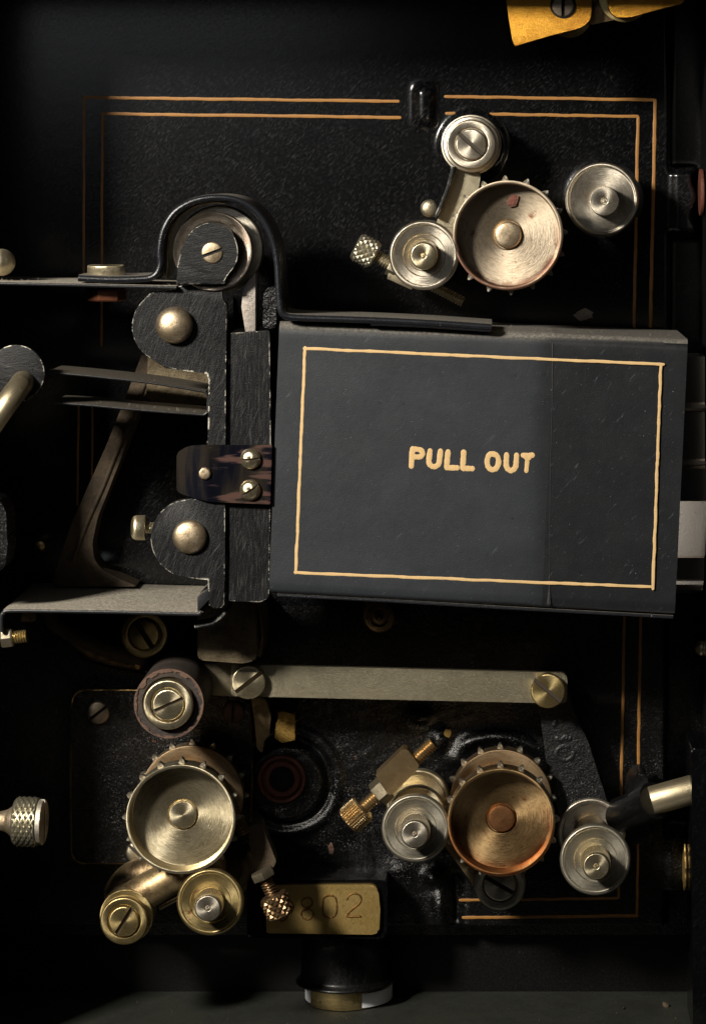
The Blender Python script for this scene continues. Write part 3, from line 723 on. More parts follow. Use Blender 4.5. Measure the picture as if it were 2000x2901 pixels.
o = thing('spring_block', 'small steel block on the thumb screw thread, mostly behind the nickel idler', 'block', 1130, 775, 300, 120)
mesh_obj('block', poly(o, [(1100, 765), (1180, 800), (1165, 822), (1096, 790)], 120, 315, 5), M['flat_dark'], o)
thumb('finely knurled brass thumb screw beside the copper sprocket assembly', 1008, 2308, 300, (.735, .68, 0), 38, 60, 30, 9, M['knurl_brass'], M['knurl_brass'], 7.5, [('thread', 28, 82, 17), ('nut', 78, 112, 36), ('thread', 205, 290, 17)], mode='grid', mblock=M['flat_dark'], amp=3)
o = thing('adjuster_block', 'brown bronze rectangular block carrying the slanting brass thumb screw', 'block', 1120, 2200, 330, 60)
mesh_obj('block', poly(o, rp([(1063, 2196), (1140, 2122), (1154, 2124), (1186, 2166), (1184, 2180), (1110, 2252), (1098, 2250)], 5), 268, 335, 6, 3), M['copper_red'], o).data.materials[0] = flatmetal('bronze_block', (.46, .33, .18), (.36, .25, .13), .32, R(45), stretch=(1, 5, 1), pit=.5)
thumb('dark knurled thumb screw hanging over the brass number plate', 786, 2565, 366, (-.42, .907, 0), 38, 64, 24, 6, M['knurl_dark'], M['knurl_dark'], 8, [('thread', 30, 84, 17), ('nut', 82, 104, 34), ('thread', 215, 300, 17)], mblock=M['flat_dark'])
o = thing('adjuster_block', 'shadowed brown block above the dark knurled thumb screw', 'block', 725, 2420, 330, 60)
mesh_obj('block', poly(o, rp([(700, 2345), (740, 2330), (783, 2440), (775, 2458), (735, 2475), (720, 2462)], 6), 268, 335, 6, 3), M['iron'], o)
o = thing('knurled_knob', 'slotted nickel knob with coarse diamond knurling at the picture edge', 'knob', 85, 2328, 500, axis=(1, -.02, .06), group=None)
mesh_obj('knurled_head', knurled(62, -40, 26, 30, 8, 3.4), M['knurl'], o, smooth=22)
bm = slothead(60, 14, 0, 12, 12, R(90)); mesh_obj('slotted_end', bm, M['nickel'], o, loc=(0, 0, .26))
mesh_obj('neck', lathe([(0, -230), (26, -230), (24, -120), (22, -90), (30, -60), (44, -42), (0, -42)], .01, 48, 4), M['rivet'], o)
# cap screw beside lower lobe
o = thing('cap_screw', 'small smooth cap screw beside the lower rivet lobe', 'screw', 394, 1495, 500, axis=(1, 0, 0))
mesh_obj('head', lathe([(0, -19), (22, -19), (30, -14), (33, -6), (33, 19), (14, 19), (14, 60), (0, 60)], .01, 56, 2.5), M['brassy'], o)
mesh_obj('thread', thread(14, 19, 70, 7, 1.6), M['brassy'], o)

# ================================================================ COVER BOX
DB = 560
box = thing('cover_box', 'black sheet metal cover box lettered PULL OUT inside a gold border', 'cover', 1350, 1330, DB, 60)
TL, TR, BR_, BL = (792, 912), (1948, 962), (1911, 1742), (762, 1682)
def lerp(a, b, t): return (a[0] + (b[0] - a[0]) * t, a[1] + (b[1] - a[1]) * t)
def bilin(u, v): return lerp(lerp(TL, TR, u), lerp(BL, BR_, u), v)
# front skin wrapped over top and bottom, with a pressed crease two thirds along
def skin(u0, u1, nu, creaseu=.672):
    bm = bmesh.new(); grid = []
    prof = []   # (v, depth offset)
    rt = 34     # top bend radius px
    prof += [(0.0, -DB + 70), (0.0, -300), (0, -120), (0.0, -rt)]
    H = 770.
    for a in np.linspace(0, math.pi / 2, 8)[1:]: prof.append(((rt - rt * math.cos(a)) / H, -rt + rt * math.sin(a)))
    prof += [(v, 0) for v in np.linspace(.07, .955, 24)]
    rb = 22
    for a in np.linspace(0, math.pi / 2, 6)[1:]: prof.append((1 - (rb - rb * math.sin(a)) / H, -rb + rb * math.cos(a)))
    prof += [(1.0, -60), (1.0, -240), (1, -DB + 70)]
    for i in range(nu + 1):
        u = u0 + (u1 - u0) * i / nu; row = []
        for v, dz in prof:
            px, py = bilin(u, v)
            cx = u - creaseu; c = 0
            if dz > -5: c = -3.5 * math.exp(-(max(0, -cx) / .03) ** 1.4) if cx <= 0 else -3.5 - 2.5 * cx / .33
            p = L(box, px, py, DB); p.z += (dz + c) / 100
            row.append(bm.verts.new(p))
        grid.append(row)
    for A, B in zip(grid, grid[1:]):
        for j in range(len(prof) - 1): bm.faces.new((A[j], A[j + 1], B[j + 1], B[j]))
    return bm
us_ = .672
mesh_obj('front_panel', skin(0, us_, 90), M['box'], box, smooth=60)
mesh_obj('dark_end_panel', skin(us_, 1, 60), M['box_gloss'], box, smooth=60)
Q = [L(box, 1565 - 11 * t + 1.2 * math.sin(9 * t), 975 + 735 * t, DB - 3) for t in np.linspace(0, 1, 40)]
mesh_obj('seam_edge', tube(Q, [.010 + .012 * max(0, .2 - t) / .2 + .055 * max(0, (t - .90) / .10) ** 1.5 for t in np.linspace(0, 1, 40)], 8, .6), M['seam'], box)
for (a, b) in ((TL, BL), (TR, BR_)):
    x0 = 1 if a is TL else -1
    mesh_obj('side_wall', poly(box, [(a[0] + 3 * x0, a[1] + 6), (a[0] + 9 * x0, a[1] + 6), (b[0] + 9 * x0, b[1] - 6), (b[0] + 3 * x0, b[1] - 6)], 60, DB - 26, 0), M['guard'], box)
mesh_obj('folded_edge', strip(box, [(785, 1687), (1100, 1703), (1500, 1727), (1906, 1749)], 9, DB - 190, DB - 12), M['guard'], box)
# gold border
for a, b in (((862, 987), (1878, 1032)), ((1871, 1036), (1848, 1668)), ((836, 1622), (1843, 1663)), ((864, 984), (838, 1622))):
    P = densify(a, b, 22, .9)
    mesh_obj('gold_border', stroke(box, P, DB + .2, 3.8, .35, 3, wob=.16), M['gold'], box)
# lettering: strokes measured in the photo (zoom of x 1100..1580)
def tx(p): return (1100 + p[0] * .30075, 1250 + p[1] * .30075)
LET = {'P': [[(216, 235), (226, 80), (240, 74), (300, 82), (322, 112), (312, 138), (285, 148), (232, 146)]],
       'U': [[(392, 90), (382, 170), (385, 210), (405, 232), (432, 240), (460, 228), (476, 205), (482, 160), (490, 92)]],
       'L': [[(562, 98), (554, 170), (550, 225), (552, 248), (572, 250), (645, 250)]],
       'l2': [[(708, 104), (704, 180), (700, 235), (704, 256), (725, 256), (788, 258)]],
       'O': [[(985, 120), (950, 128), (932, 165), (930, 210), (944, 248), (976, 268), (1012, 256), (1032, 220), (1036, 180), (1022, 138)]],
       'u2': [[(1112, 126), (1108, 200), (1112, 240), (1130, 266), (1154, 276), (1182, 262), (1198, 235), (1203, 180), (1206, 130)]],
       'T': [[(1268, 132), (1310, 134), (1352, 132)], [(1310, 140), (1304, 210), (1298, 280)], [(1284, 144), (1310, 168), (1336, 144)]]}
for ch, strokes in LET.items():
    bm = bmesh.new()
    for si, st in enumerate(strokes):
        closed = ch == 'O'
        Q = catmull([(*tx(p), 0) for p in st], 5, closed)
        if closed: Q.append(Q[0])
        V = [L(box, p.x, p.y, DB + .25 + si * .2) for p in Q]
        tube(V, [(.070 if ch != 'T' or si == 0 else .055) * (1 + random.uniform(-.1, .1)) for _ in V], 10, .07, bm)
    mesh_obj('letter', bm, M['gold'], box)

# ================================================================ LOOP GUARD + FILM PLATE
o = thing('loop_guard', 'black strip guard arching over the gate roller onto the box top', 'guard', 620, 760, 540, 250)
path = [(222, 788), (300, 792), (380, 791), (425, 787), (446, 772), (454, 745), (452, 710), (462, 655), (492, 604), (540, 573), (597, 560), (655, 563), (704, 582), (742, 620), (768, 670), (783, 730), (788, 800), (791, 850), (798, 886), (815, 897), (860, 901), (960, 904), (1100, 909), (1250, 917), (1392, 927)]
pts = [(p.x, p.y) for p in catmull([(x, y, 0) for x, y in path], 6)]
mesh_obj('bent_strip', strip(o, pts, 18, 330, 592), M['guard'], o, smooth=40)
inner = [(p.x, p.y) for p in catmull([(x, y, 0) for x, y in [(470, 790), (476, 740), (474, 706), (484, 655), (510, 614), (550, 586), (600, 574), (640, 575)]], 6)]
mesh_obj('brass_liner', strip(o, inner, 5, 330, 505, 1.5), M['brassy'], o)
mesh_obj('end_lap', strip(o, [(1050, 915), (1200, 921), (1390, 934)], 14, 340, 586), M['guard'], o)
o = thing('film_shelf', 'thin dusty black shelf plate bolted left of the gate', 'plate', 250, 805, 560, 380)
mesh_obj('sheet', strip(o, [(-60, 801), (5, 803), (200, 807), (395, 812), (500, 815)], 10, 200, 585), M['ledge'], o)
o = thing('shelf_bolt', 'brass bolt with reddish hexagonal nut through the dusty film shelf', 'bolt', 302, 800, 480, axis=(0, 1, 0))
mesh_obj('bolt_head', lathe([(0, 12), (48, 12), (50, 14), (50, 44), (47, 47), (0, 47)], .01, 64, 2), M['brassy'], o)
mesh_obj('nut', lathe([(0, -50), (47, -50), (52, -46), (52, -16), (0, -16)], .01, 6, 2), M['copper_red'], o, smooth=20, rot=(0, 0, R(12)))
mesh_obj('shank', lathe([(0, -20), (18, -20), (18, 20), (0, 20)], .01, 24, 1), M['screw'], o)

# ================================================================ GATE
DG = 560
o = thing('gate_plate', 'worn black gate plate with two round lobes and a long narrow leg', 'gate plate', 560, 1250, DG, DG - 60)
def arc(cx, cy, r, a0, a1, n=14, rx=None): return [(cx + (rx or r) * math.cos(R(a)), cy - r * math.sin(R(a))) for a in np.linspace(a0, a1, n)]
gp = [(628, 798), (630, 853), (643, 862), (641, 1000), (639, 1250), (638, 1430), (638, 1560), (636, 1712), (628, 1722), (606, 1724), (592, 1714), (591, 1640)]
gp += [(556, 1640), (500, 1632)] + arc(540, 1525, 112, 245, 110, 16) + [(545, 1412), (592, 1418), (593, 1320), (592, 1262), (584, 1255), (592, 1245), (594, 1075), (588, 1056)]
gp += [(520, 1050), (470, 1043)] + arc(478, 925, 103, 232, 132, 18)[:] + [(428, 828), (486, 824), (489, 812)]
mesh_obj('plate_body', poly(o, gp, DG - 45, DG, 2.5, 2), M['wblack'], o)
o = thing('gate_rail', 'black rectangular gate rail standing against the cover box', 'rail', 700, 1320, DG - 16, 300)
mesh_obj('rail', poly(o, rp([(649, 944), (764, 936), (768, 1300), (764, 1560), (762, 1694), (738, 1706), (640, 1702), (641, 1500), (645, 1200)], [5, 5, 0, 0, 8, 8, 5, 0, 0]), 300, DG - 16, 3), M['wblack_v'], o)
def rivet(label, px, py, d, r, h, mt, flat=.45):
    o = thing('rivet', label, 'rivet', px, py, d, d, 'rivets of the gate'); s = kk(d)
    pr = [(0, -10), (r * s, -10), (r * s, h * .4)] + [(r * s * math.cos(a) * .98, h * .4 + h * .6 * math.sin(a)) for a in np.linspace(.12, math.pi / 2, 9)][:-1] + [(0, h)]
    mesh_obj('dome', lathe(pr, .01, 80, 1), mt, o); return o
rivet('large domed bronze rivet on the upper gate lobe', 496, 921, DG, 52, 42, M['rivet'])
rivet('large flat bronze rivet on the lower gate lobe', 539, 1520, DG, 48, 26, M['rivet'])
# top lug with screw
o = thing('roller_lug', 'rounded black lug holding the gate roller with a small screw', 'lug', 600, 720, DG + 30, 400)
lg = [(500, 806), (500, 800)] + [(p.x, p.y) for p in catmull([(x, y, 0) for x, y in [(502, 760), (516, 705), (536, 664), (562, 641), (595, 631), (628, 637), (655, 657), (671, 690), (674, 725), (664, 755), (645, 780), (634, 800)]], 6)] + [(633, 806)]
mesh_obj('lug_body', poly(o, lg, DG + 14, DG + 40, 5, 3), M['wblack_h'], o)
screw('rust speckled slotted screw in the rounded gate lug', 602, 716, DG + 38, 31, R(20), M['rivet'], dome=3, h=6, slot=9, sd=8)
o = thing('gate_roller', 'dark brown gate roller with a bright nickel flange under the loop guard', 'roller', 609, 711, 510, 100); s = kk(510)
mesh_obj('roller_face', lathe([(0, 400), (100 * s, 400), (111 * s, 420), (113 * s, 464), (110 * s, 469), (98 * s, 466), (60 * s, 458), (0, 456)], .01, 128, 3), turned('roller_turned', (.26, .20, .15), (.42, .38, .32), (.15, .10, .07), rough=.3, aniso=.9), o)
mesh_obj('nickel_flange', lathe([(30, 0), (30, 345), (118, 345), (118, 372), (114, 378), (30, 376)], .01, 128, 2), M['nickel'], o, loc=(.09, .04, 0))
# behind the gate
o = thing('pitted_blade', 'pitted steel blade showing between gate and guard', 'blade', 705, 860, 520, 400)
mesh_obj('blade', poly(o, [(724, 772), (724, 945), (697, 950), (690, 905), (684, 870), (688, 830), (700, 800)], 400, 520, 2), M['pit_steel'], o)
o = thing('black_lug', 'small lumpy black enamel lug beside the loop guard', 'lug', 764, 870, 380, 100)
mesh_obj('lug', poly(o, rp([(746, 830), (758, 815), (783, 812), (783, 925), (770, 932), (745, 928)], 6), 400, 535, 6, 3), M['japan_cast'], o)
mesh_obj('stop', poly(o, rp([(660, 840), (672, 850), (680, 900), (682, 950), (664, 950)], 4), 100, 250, 4), M['japan_smooth'], o)
# latch spring
o = thing('latch_spring', 'blued spring steel latch plate with rust streaks across the gate', 'latch', 640, 1343, DG + 22, DG)
lp = rp([(499, 1285), (530, 1265), (575, 1260), (771, 1261), (766, 1429), (600, 1422), (540, 1410), (498, 1396)], [12, 16, 10, 2, 2, 10, 16, 12])
bm = poly(o, lp, DG + 2, DG + 14, 2)
for xc in np.linspace(-1.25, 1.1, 22):
    bmesh.ops.bisect_plane(bm, geom=list(bm.verts) + list(bm.edges) + list(bm.faces), plane_co=(xc, 0, 0), plane_no=(1, 0, 0))
for v in bm.verts:
    if v.co.x < -.2: v.co.z -= .16 * (v.co.x + .2) ** 2 * (1 if v.co.x > -1 else 1.0)
    v.co.z += .05 * math.exp(-((v.co.x + .55) / .22) ** 2)
mesh_obj('spring_plate', bm, M['blued'], o, smooth=50)
screw('upper slotted brass screw holding the blued latch', 711, 1300, DG + 14, 30, R(4), M['brassy'], dome=17, h=3, slot=6, sd=9)
screw('lower slotted brass screw holding the blued latch', 710, 1388, DG + 14, 30, R(33), M['brassy'], dome=17, h=3, slot=6, sd=9)
o = thing('latch_pin', 'small copper coloured pin end in the blued latch', 'pin', 581, 1341, DG + 14, DG)
mesh_obj('pin', lathe([(0, 0), (17, 0), (17, 22), (14, 25), (0, 25)], .01, 9, 1.5), M['rivet'], o)
# curved hook under the leg
o = thing('curved_hook', 'little curved black hook under the gate leg', 'hook', 600, 1750, 470, 380)
hk = [(p.x, p.y) for p in catmull([(656, 1700, 0), (648, 1722, 0), (628, 1748, 0), (600, 1768, 0), (552, 1778, 0)], 6)]
mesh_obj('hook', strip(o, hk, 12, 390, 480), M['wblack_s'], o)
# U shaped film guide
o = thing('film_guide', 'thin black U shaped film guide with dusty blades behind the gate leg', 'film guide', 380, 1120, 500, 300)
up = [(138, 1055), (260, 1066), (420, 1084), (568, 1108), (582, 1112), (589, 1124), (589, 1150), (588, 1166), (578, 1175), (560, 1174), (400, 1162), (250, 1148), (150, 1142)]
pts = [(p.x, p.y) for p in catmull([(x, y, 0) for x, y in up], 5)]
mesh_obj('guide_strip', strip(o, pts, 7, 250, 500), satin('guide_dust', (.012, .012, .013), .34, .6, .3, dlo=.6, dhi=.97, dcol=(.14, .12, .09)), o, smooth=40)
# disc with brass rod at the edge
o = thing('brushed_disc', 'black brushed steel disc end at the picture edge', 'disc', 46, 1058, 580, 540)
mesh_obj('disc', lathe([(0, 0), (78 * kk(580), 0), (78 * kk(580), 34), (76, 40), (0, 40)], .01, 96, 2), M['wblack_h'], o)
o = thing('bent_brass_rod', 'bent brass arm leaving the brushed black disc', 'rod', 62, 1085, 600, 580)
P = catmull([L(o, 66, 1082, 585), L(o, 54, 1098, 640), L(o, 22, 1140, 680), L(o, -30, 1215, 690), L(o, -90, 1310, 690)], 8)
mesh_obj('arm', tube(P, .30, 24), M['rod'], o)
o = thing('ball_knob', 'round brass ball knob at the picture edge above the film shelf', 'knob', -4, 745, 560, 500, axis=(1, 0, 0))
mesh_obj('ball', lathe([(0, -60), (14, -60), (14, -30)] + [(36 * math.cos(a), 36 * math.sin(a)) for a in np.linspace(-1.1, math.pi / 2, 14)][:-1] + [(0, 36)], .01, 48, .5), M['brassy'], o)
o = thing('hex_bolt', 'small hexagonal bolt with bright thread under the ledge corner', 'bolt', 22, 1808, 480, axis=(1, .12, 0))
mesh_obj('hex_head', lathe([(0, -16), (24, -16), (27, -12), (27, 12), (24, 16), (0, 16)], .01, 6, 1), M['screw'], o, smooth=20)
mesh_obj('thread', thread(16, 16, 52, 7, 2), M['brass'], o)
o = thing('hex_nut', 'square edged nut tucked under the dusty ledge', 'nut', 78, 1744, 380, axis=(0, 1, 0))
mesh_obj('nut', lathe([(0, -14), (24, -14), (24, 12), (0, 12)], .01, 6, 1.5), M['screw_dark'], o, smooth=20)
o = thing('enamel_grip', 'chipped black enamel handle end at the picture edge', 'handle', -10, 1530, 560, 450)
mesh_obj('grip', poly(o, rp([(-60, 1400), (2, 1418), (19, 1450), (22, 1560), (12, 1612), (-60, 1640)], 16), 420, 570, 14, 4), M['japan_cast'], o)
# dusty ledge
o = thing('dusty_ledge', 'horizontal black ledge thickly covered in grey dust', 'ledge', 300, 1725, 520, 10)
lp = [(p.x, p.y) for p in catmull([(x, y, 0) for x, y in [(4, 1790), (4, 1752), (10, 1738), (30, 1731), (150, 1732), (350, 1735), (545, 1740), (566, 1737), (570, 1733)]], 6)]
mesh_obj('ledge_sheet', strip(o, lp, 12, 10, 520), M['ledge'], o, smooth=40)
mesh_obj('end_web', poly(o, [(560, 1733), (592, 1700), (592, 1666), (560, 1690)], 300, 512, 1), M['ledge'], o)

# ================================================================ CAST FRAME AND CASTINGS
o = thing('frame_casting', 'rough brown cast iron frame slanting down behind the film guide', 'frame', 300, 1350, 120, 0)
fr = [(404, 1000), (355, 1130), (302, 1262), (250, 1378), (205, 1480), (164, 1600), (148, 1662), (392, 1662), (330, 1636), (288, 1612), (268, 1585), (262, 1540), (278, 1465), (312, 1380), (348, 1288), (392, 1178), (422, 1095), (446, 1030)]
mesh_obj('frame_arm', poly(o, rp(fr, 12, 4), 4, 120, 9, 3), M['iron'], o)
P = catmull([L(o, x, y, 122) for x, y in ((420, 1064), (377, 1172), (328, 1290), (288, 1390), (248, 1480), (208, 1590))], 3)
mesh_obj('frame_rib', tube(P, .055, 10), M['iron'], o)
o = thing('cast_block', 'grey brown cast block behind the upper gate lobe', 'casting', 500, 1080, 150, 0)
mesh_obj('block', poly(o, rp([(420, 1000), (600, 1020), (600, 1145), (470, 1150), (415, 1130)], 10), 4, 150, 8, 3), M['iron_grey'], o)
o = thing('cast_cup', 'tapered cast iron cup hanging below the gate rail', 'casting', 690, 1780, 200, 0)
mesh_obj('cup', poly(o, rp([(560, 1690), (712, 1690), (722, 1740), (726, 1800), (728, 1870), (690, 1880), (560, 1870)], 14), 4, 300, 14, 4), M['iron_grey'], o)
mesh_obj('cup_rim', strip(o, [(724, 1700), (738, 1740), (742, 1800), (734, 1860)], 12, 60, 230), M['flat_dark'], o)
o = thing('curved_strap', 'rusty bent arm curving from the ledge to the dark brass screw', 'arm', 260, 1800, 130, 60)
P = catmull([L(o, 130, 1720, 110), L(o, 160, 1770, 110), L(o, 240, 1815, 110), L(o, 330, 1850, 110), L(o, 400, 1862, 110)], 8)
mesh_obj('arm', tube(P, .22, 16), M['iron'], o)
P = catmull([L(o, 215, 1810, 80), L(o, 250, 1840, 80), L(o, 320, 1866, 80), L(o, 390, 1880, 80)], 8)
mesh_obj('lower_lip', tube(P, .19, 16), M['brass_cast'], o)  # brass instead of iron, its lighter colour replaces bounced light
P = catmull([L(o, 240, 1856, 20), L(o, 310, 1878, 20), L(o, 370, 1888, 20), L(o, 415, 1898, 20)], 8)
mesh_obj('web', tube(P, .14, 12), M['japan_smooth'], o)
mesh_obj('black_backing', poly(o, rp([(150, 1735), (700, 1735), (720, 1870), (560, 1900), (430, 1900), (240, 1850)], 20), 4, 40, 8, 3), M['japan_wall'], o)
o = thing('bar_end_plate', 'dirty dark plate end under the link bar screw', 'plate', 640, 1930, 180, 100)
mesh_obj('plate', poly(o, rp([(560, 1880), (700, 1876), (706, 1975), (600, 1970)], 6), 120, 185, 4), M['flat_dark'], o)

# turned cone under the box
o = thing('turned_cap', 'shaded brass cap with pointed centre below the cover box', 'cap', 1074, 1750, 120, 0)
mesh_obj('cap', lathe([(0, 0), (52, 0), (52, 20), (47, 26), (47, 90), (42, 112), (26, 118), (22, 112), (10, 116), (7, 128), (4, 132), (0, 132)], .01, 88, 2), M['bronze'], o)

# ================================================================ SCREWED COVER PLATE (lower left)
o = thing('bearing_cover', 'square black cover plate with worn gilt rim behind the brassy sprocket', 'cover plate', 455, 2200, 60, 0)
cv = rp([(208, 1958), (706, 1958), (712, 2200), (704, 2444), (206, 2444), (204, 2200)], [40, 40, 0, 40, 40, 0])
mesh_obj('cover', poly(o, cv, 2, 62, 10, 4), M['japan_cast'], o)
Q = [L(o, x, y, 55) for x, y in rp([(206, 1956), (708, 1956), (714, 2200), (706, 2446), (204, 2446), (202, 2200)], [40, 40, 0, 40, 40, 0], 8)]; Q.append(Q[0])
mesh_obj('worn_rim', tube(Q, [random.uniform(.015, .045) for _ in Q], 8), flatmetal('rim_gilt', (.34, .22, .08), (.06, .035, .015), .45, 0, stretch=(1, 1, 1), pit=.95, grime_shade=(.01, .006, .004)), o)
screw('dark slotted screw at the free corner of the square cover plate', 280, 2018, 62, 33, R(38), M['screw_dark'], dome=9, h=8, slot=9, sd=12, group='cover plate screws')
screw('rusty slotted screw of the cover plate, between roller and yellow strip', 662, 2016, 62, 31, R(88), M['leather_face'], dome=8, h=6, slot=9, sd=10, group='cover plate screws')
screw('cover plate screw peeping out under the brassy sprocket', 392, 2413, 62, 33, R(-40), M['screw'], dome=9, h=8, slot=9, sd=12, group='cover plate screws')

# bushing
o = thing('rusty_bushing', 'rust red bushing round a dark bore in a black boss', 'bushing', 797, 2209, 50, 0)
mesh_obj('ring', lathe([(34, 4), (34, 36), (37, 44), (50, 44), (52, 36), (56, 36), (58, 46), (66, 46), (68, 40), (68, 30)], .01, 88, 1.5), M['hole'], o)
mesh_obj('bore', lathe([(0, 35), (36, 35), (36, 36.5), (0, 36.5)], .01, 48, .2), M['hole_shade'], o)  # flat black disc, its colour gives the darkness of the bore
# brass remnants
o = thing('yellow_strip', 'curved yellowed strip of worn metal beside the cover plate', 'strip', 742, 2050, 100, 0)
mesh_obj('strip', poly(o, rp([(712, 1975), (752, 1978), (768, 2030), (762, 2088), (750, 2092), (744, 2136), (728, 2120), (722, 2050)], 8), 4, 90, 8, 3), M['brass_cast'], o)
o = thing('gilt_lump', 'ragged golden brown lump on the black boss', 'lump', 808, 2060, 80, 0)
mesh_obj('lump', poly(o, [(780, 2048), (792, 2036), (788, 2024), (786, 2014), (800, 2018), (812, 2014), (816, 2024), (834, 2020), (838, 2030), (826, 2036), (844, 2040), (832, 2052), (838, 2080), (836, 2098), (800, 2106), (778, 2092)], 4, 70, 9, 3), M['brass_cast2'], o)

# lower arm
o = thing('swing_arm', 'aged brass swing arm from the golden pivot to the brass idler', 'arm', 450, 2520, 300, 200)
P = catmull([L(o, 352, 2570, 270), L(o, 400, 2535, 275), L(o, 460, 2500, 280), L(o, 540, 2465, 285), L(o, 600, 2450, 285)], 8)
mesh_obj('arm_tube', tube(P, [.52 - .10 * i / len(P) for i in range(len(P))], 28), M['brass_cast'], o)
P = catmull([L(o, 345, 2530, 120), L(o, 380, 2490, 120), L(o, 440, 2472, 120)], 6)
mesh_obj('arm_root', tube(P, [.5] * len(P), 24), M['brass_cast'], o)
mesh_obj('spring_wire', tube([L(o, 455, 2572, 200), L(o, 500, 2548, 220), L(o, 560, 2520, 230)], .06, 8), M['screw'], o)
o = thing('dark_arm', 'bronze arm running behind the copper sprocket to the hidden washer', 'arm', 1310, 2440, 140, 90)
mesh_obj('arm', poly(o, rp([(1255, 2392), (1300, 2370), (1370, 2455), (1400, 2540), (1350, 2520)], 12), 100, 150, 8, 3), M['dark_brass'], o)

# number plate
o = thing('number_boss', 'black cast boss with glossy rounded top carrying the brass number plate', 'casting', 915, 2578, 150, 0)
mesh_obj('boss', poly(o, rp([(700, 2494), (1085, 2492), (1098, 2510), (1096, 2650), (1080, 2660), (700, 2658)], 12), -110, 150, 14, 4), M['japan_smooth'], o)
o = thing('number_plate', 'worn brass plate stamped with large digits 8 0 2', 'number plate', 915, 2578, 166, 150)
mesh_obj('plate', poly(o, rp([(752, 2508), (1070, 2506), (1077, 2578), (1074, 2640), (1058, 2648), (755, 2644)], [6, 24, 0, 16, 12, 6]), 146, 164, 5, 3), M['brass_plate'], o)
def n2(p): return (700 + p[0] * .3446, 2350 + p[1] * .3446)
DI = [[[(495, 560), (455, 580), (450, 610), (470, 640), (510, 640), (535, 612), (530, 575)], [(495, 655), (452, 672), (448, 705), (470, 735), (515, 738), (542, 705), (532, 668)]],
      [[(660, 545), (628, 570), (622, 640), (628, 700), (660, 722), (705, 720), (732, 690), (738, 620), (728, 565), (700, 545)]],
      [[(822, 575), (838, 542), (880, 526), (924, 540), (938, 575), (918, 612), (870, 652), (830, 692), (822, 714), (840, 718), (890, 716), (935, 716)]],
      [[(250, 735), (285, 755), (325, 735), (328, 700)]]]
for k, ds in enumerate(DI):
    bm = bmesh.new()
    for st in ds:
        closed = k < 2
        Q = catmull([(*n2(p), 0) for p in st], 6, closed)
        if closed: Q.append(Q[0])
        V = [L(o, p.x, p.y, 164.2) for p in Q]; tube(V, [.026 * (1 + random.uniform(-.25, .25)) for _ in V], 8, .7, bm)
    mesh_obj('stamped_digit', bm, M['digit'], o)

# pedestal under the number plate
o = thing('pedestal', 'black enamelled post with flared foot and brass collar on the base', 'post', 975, 2868, -5, 0, axis=(0, 1, 0))
base_y = (VY - 2840) - (VY - 2868) * kk(-5)
mesh_obj('post', lathe([(0, base_y + 58), (112, base_y + 58), (136, base_y + 60), (137, base_y + 65), (132, base_y + 70), (124, base_y + 78), (120, base_y + 110), (118, base_y + 260), (0, base_y + 260)], .01, 96, 4), M['japan_satin'], o)
mesh_obj('brass_collar', lathe([(0, base_y + 2), (98, base_y + 2), (98, base_y + 59), (0, base_y + 59)], .01, 96, 2), M['brass'], o)
mesh_obj('white_disc', lathe([(0, base_y + 6), (124, base_y + 6), (124, base_y + 46), (0, base_y + 46)], .01, 96, 1), M['white'], o, loc=(.12, .35, 0))  # added white disc for the bright patches beside the collar

# ================================================================ GILT BRACKETS, TOP
o = thing('gilt_bracket', 'gilded bracket with dark screw hole hanging from the casing top', 'bracket', 1550, 40, 420, 380)
mesh_obj('bracket', poly(o, rp([(1424, -60), (1664, -60), (1676, 0), (1672, 56), (1648, 78), (1560, 100), (1458, 130), (1450, 110)], [0, 0, 10, 30, 30, 10, 3, 20]), 385, 425, 12, 4), M['gilt'], o)
mesh_obj('recess_shade_disc', lathe([(0, 0), (35, 0), (35, 3), (0, 3)], .01, 48, .5), M['hole_shade'], o, loc=L(o, 1594, 15, 426))  # black disc painted as the shade around the sunk screw
mesh_obj('screw_head', slothead(30, 4, 1, 9, 4, R(90)), M['screw_dark'], o, loc=L(o, 1594, 17, 428))
mesh_obj('washer_edge', lathe([(0, 0), (62, 0), (62, 8), (0, 8)], .01, 64, 1.5), M['brass'], o, loc=L(o, 1612, 42, 355))
o = thing('gilt_bracket', 'folded gilded tab with pointed end running off the top edge', 'bracket', 1760, 10, 430, 380)
mesh_obj('tab', poly(o, rp([(1712, -60), (1990, -60), (1930, 10), (1850, 30), (1790, 48), (1745, 50), (1724, 30)], [0, 0, 3, 10, 14, 14, 14]), 385, 437, 10, 4), M['gilt'], o)
mesh_obj('washer_edge', lathe([(0, 0), (70, 0), (70, 8), (0, 8)], .01, 64, 1.5), M['brass'], o, loc=L(o, 1768, -10, 380))
mesh_obj('backing', poly(o, rp([(1660, -60), (1760, -60), (1745, 55), (1672, 70)], 6), 360, 380, 3), M['brass_cast'], o)

# ================================================================ LENS TUBE, RIGHT
o = thing('lens_tube', 'polished lens mount banded with bright and dark metal behind the box end', 'lens mount', 1920, 1340, 420, 0)
bm = bmesh.new(); A = []; B = []
pf = [(1000, 250), (1010, 346), (1080, 350), (1140, 352), (1146, 372), (1156, 378), (1164, 372), (1168, 345), (1300, 352), (1306, 372), (1316, 378), (1324, 372), (1328, 434), (1414, 438), (1420, 438), (1574, 352), (1580, 330), (1640, 318), (1646, 296), (1656, 292), (1662, 250), (1672, 254), (1680, 100)]
for py, d in pf:
    A.append(bm.verts.new(L(o, 1880, py, d))); B.append(bm.verts.new(Vector((L(o, 1992, 1340, 300).x, L(o, 1880, py, d).y, L(o, 1880, py, d).z))))
for i in range(len(pf) - 1): bm.faces.new((A[i], B[i], B[i + 1], A[i + 1]))
mesh_obj('banded_front', bm, M['chrome'], o, smooth=20)
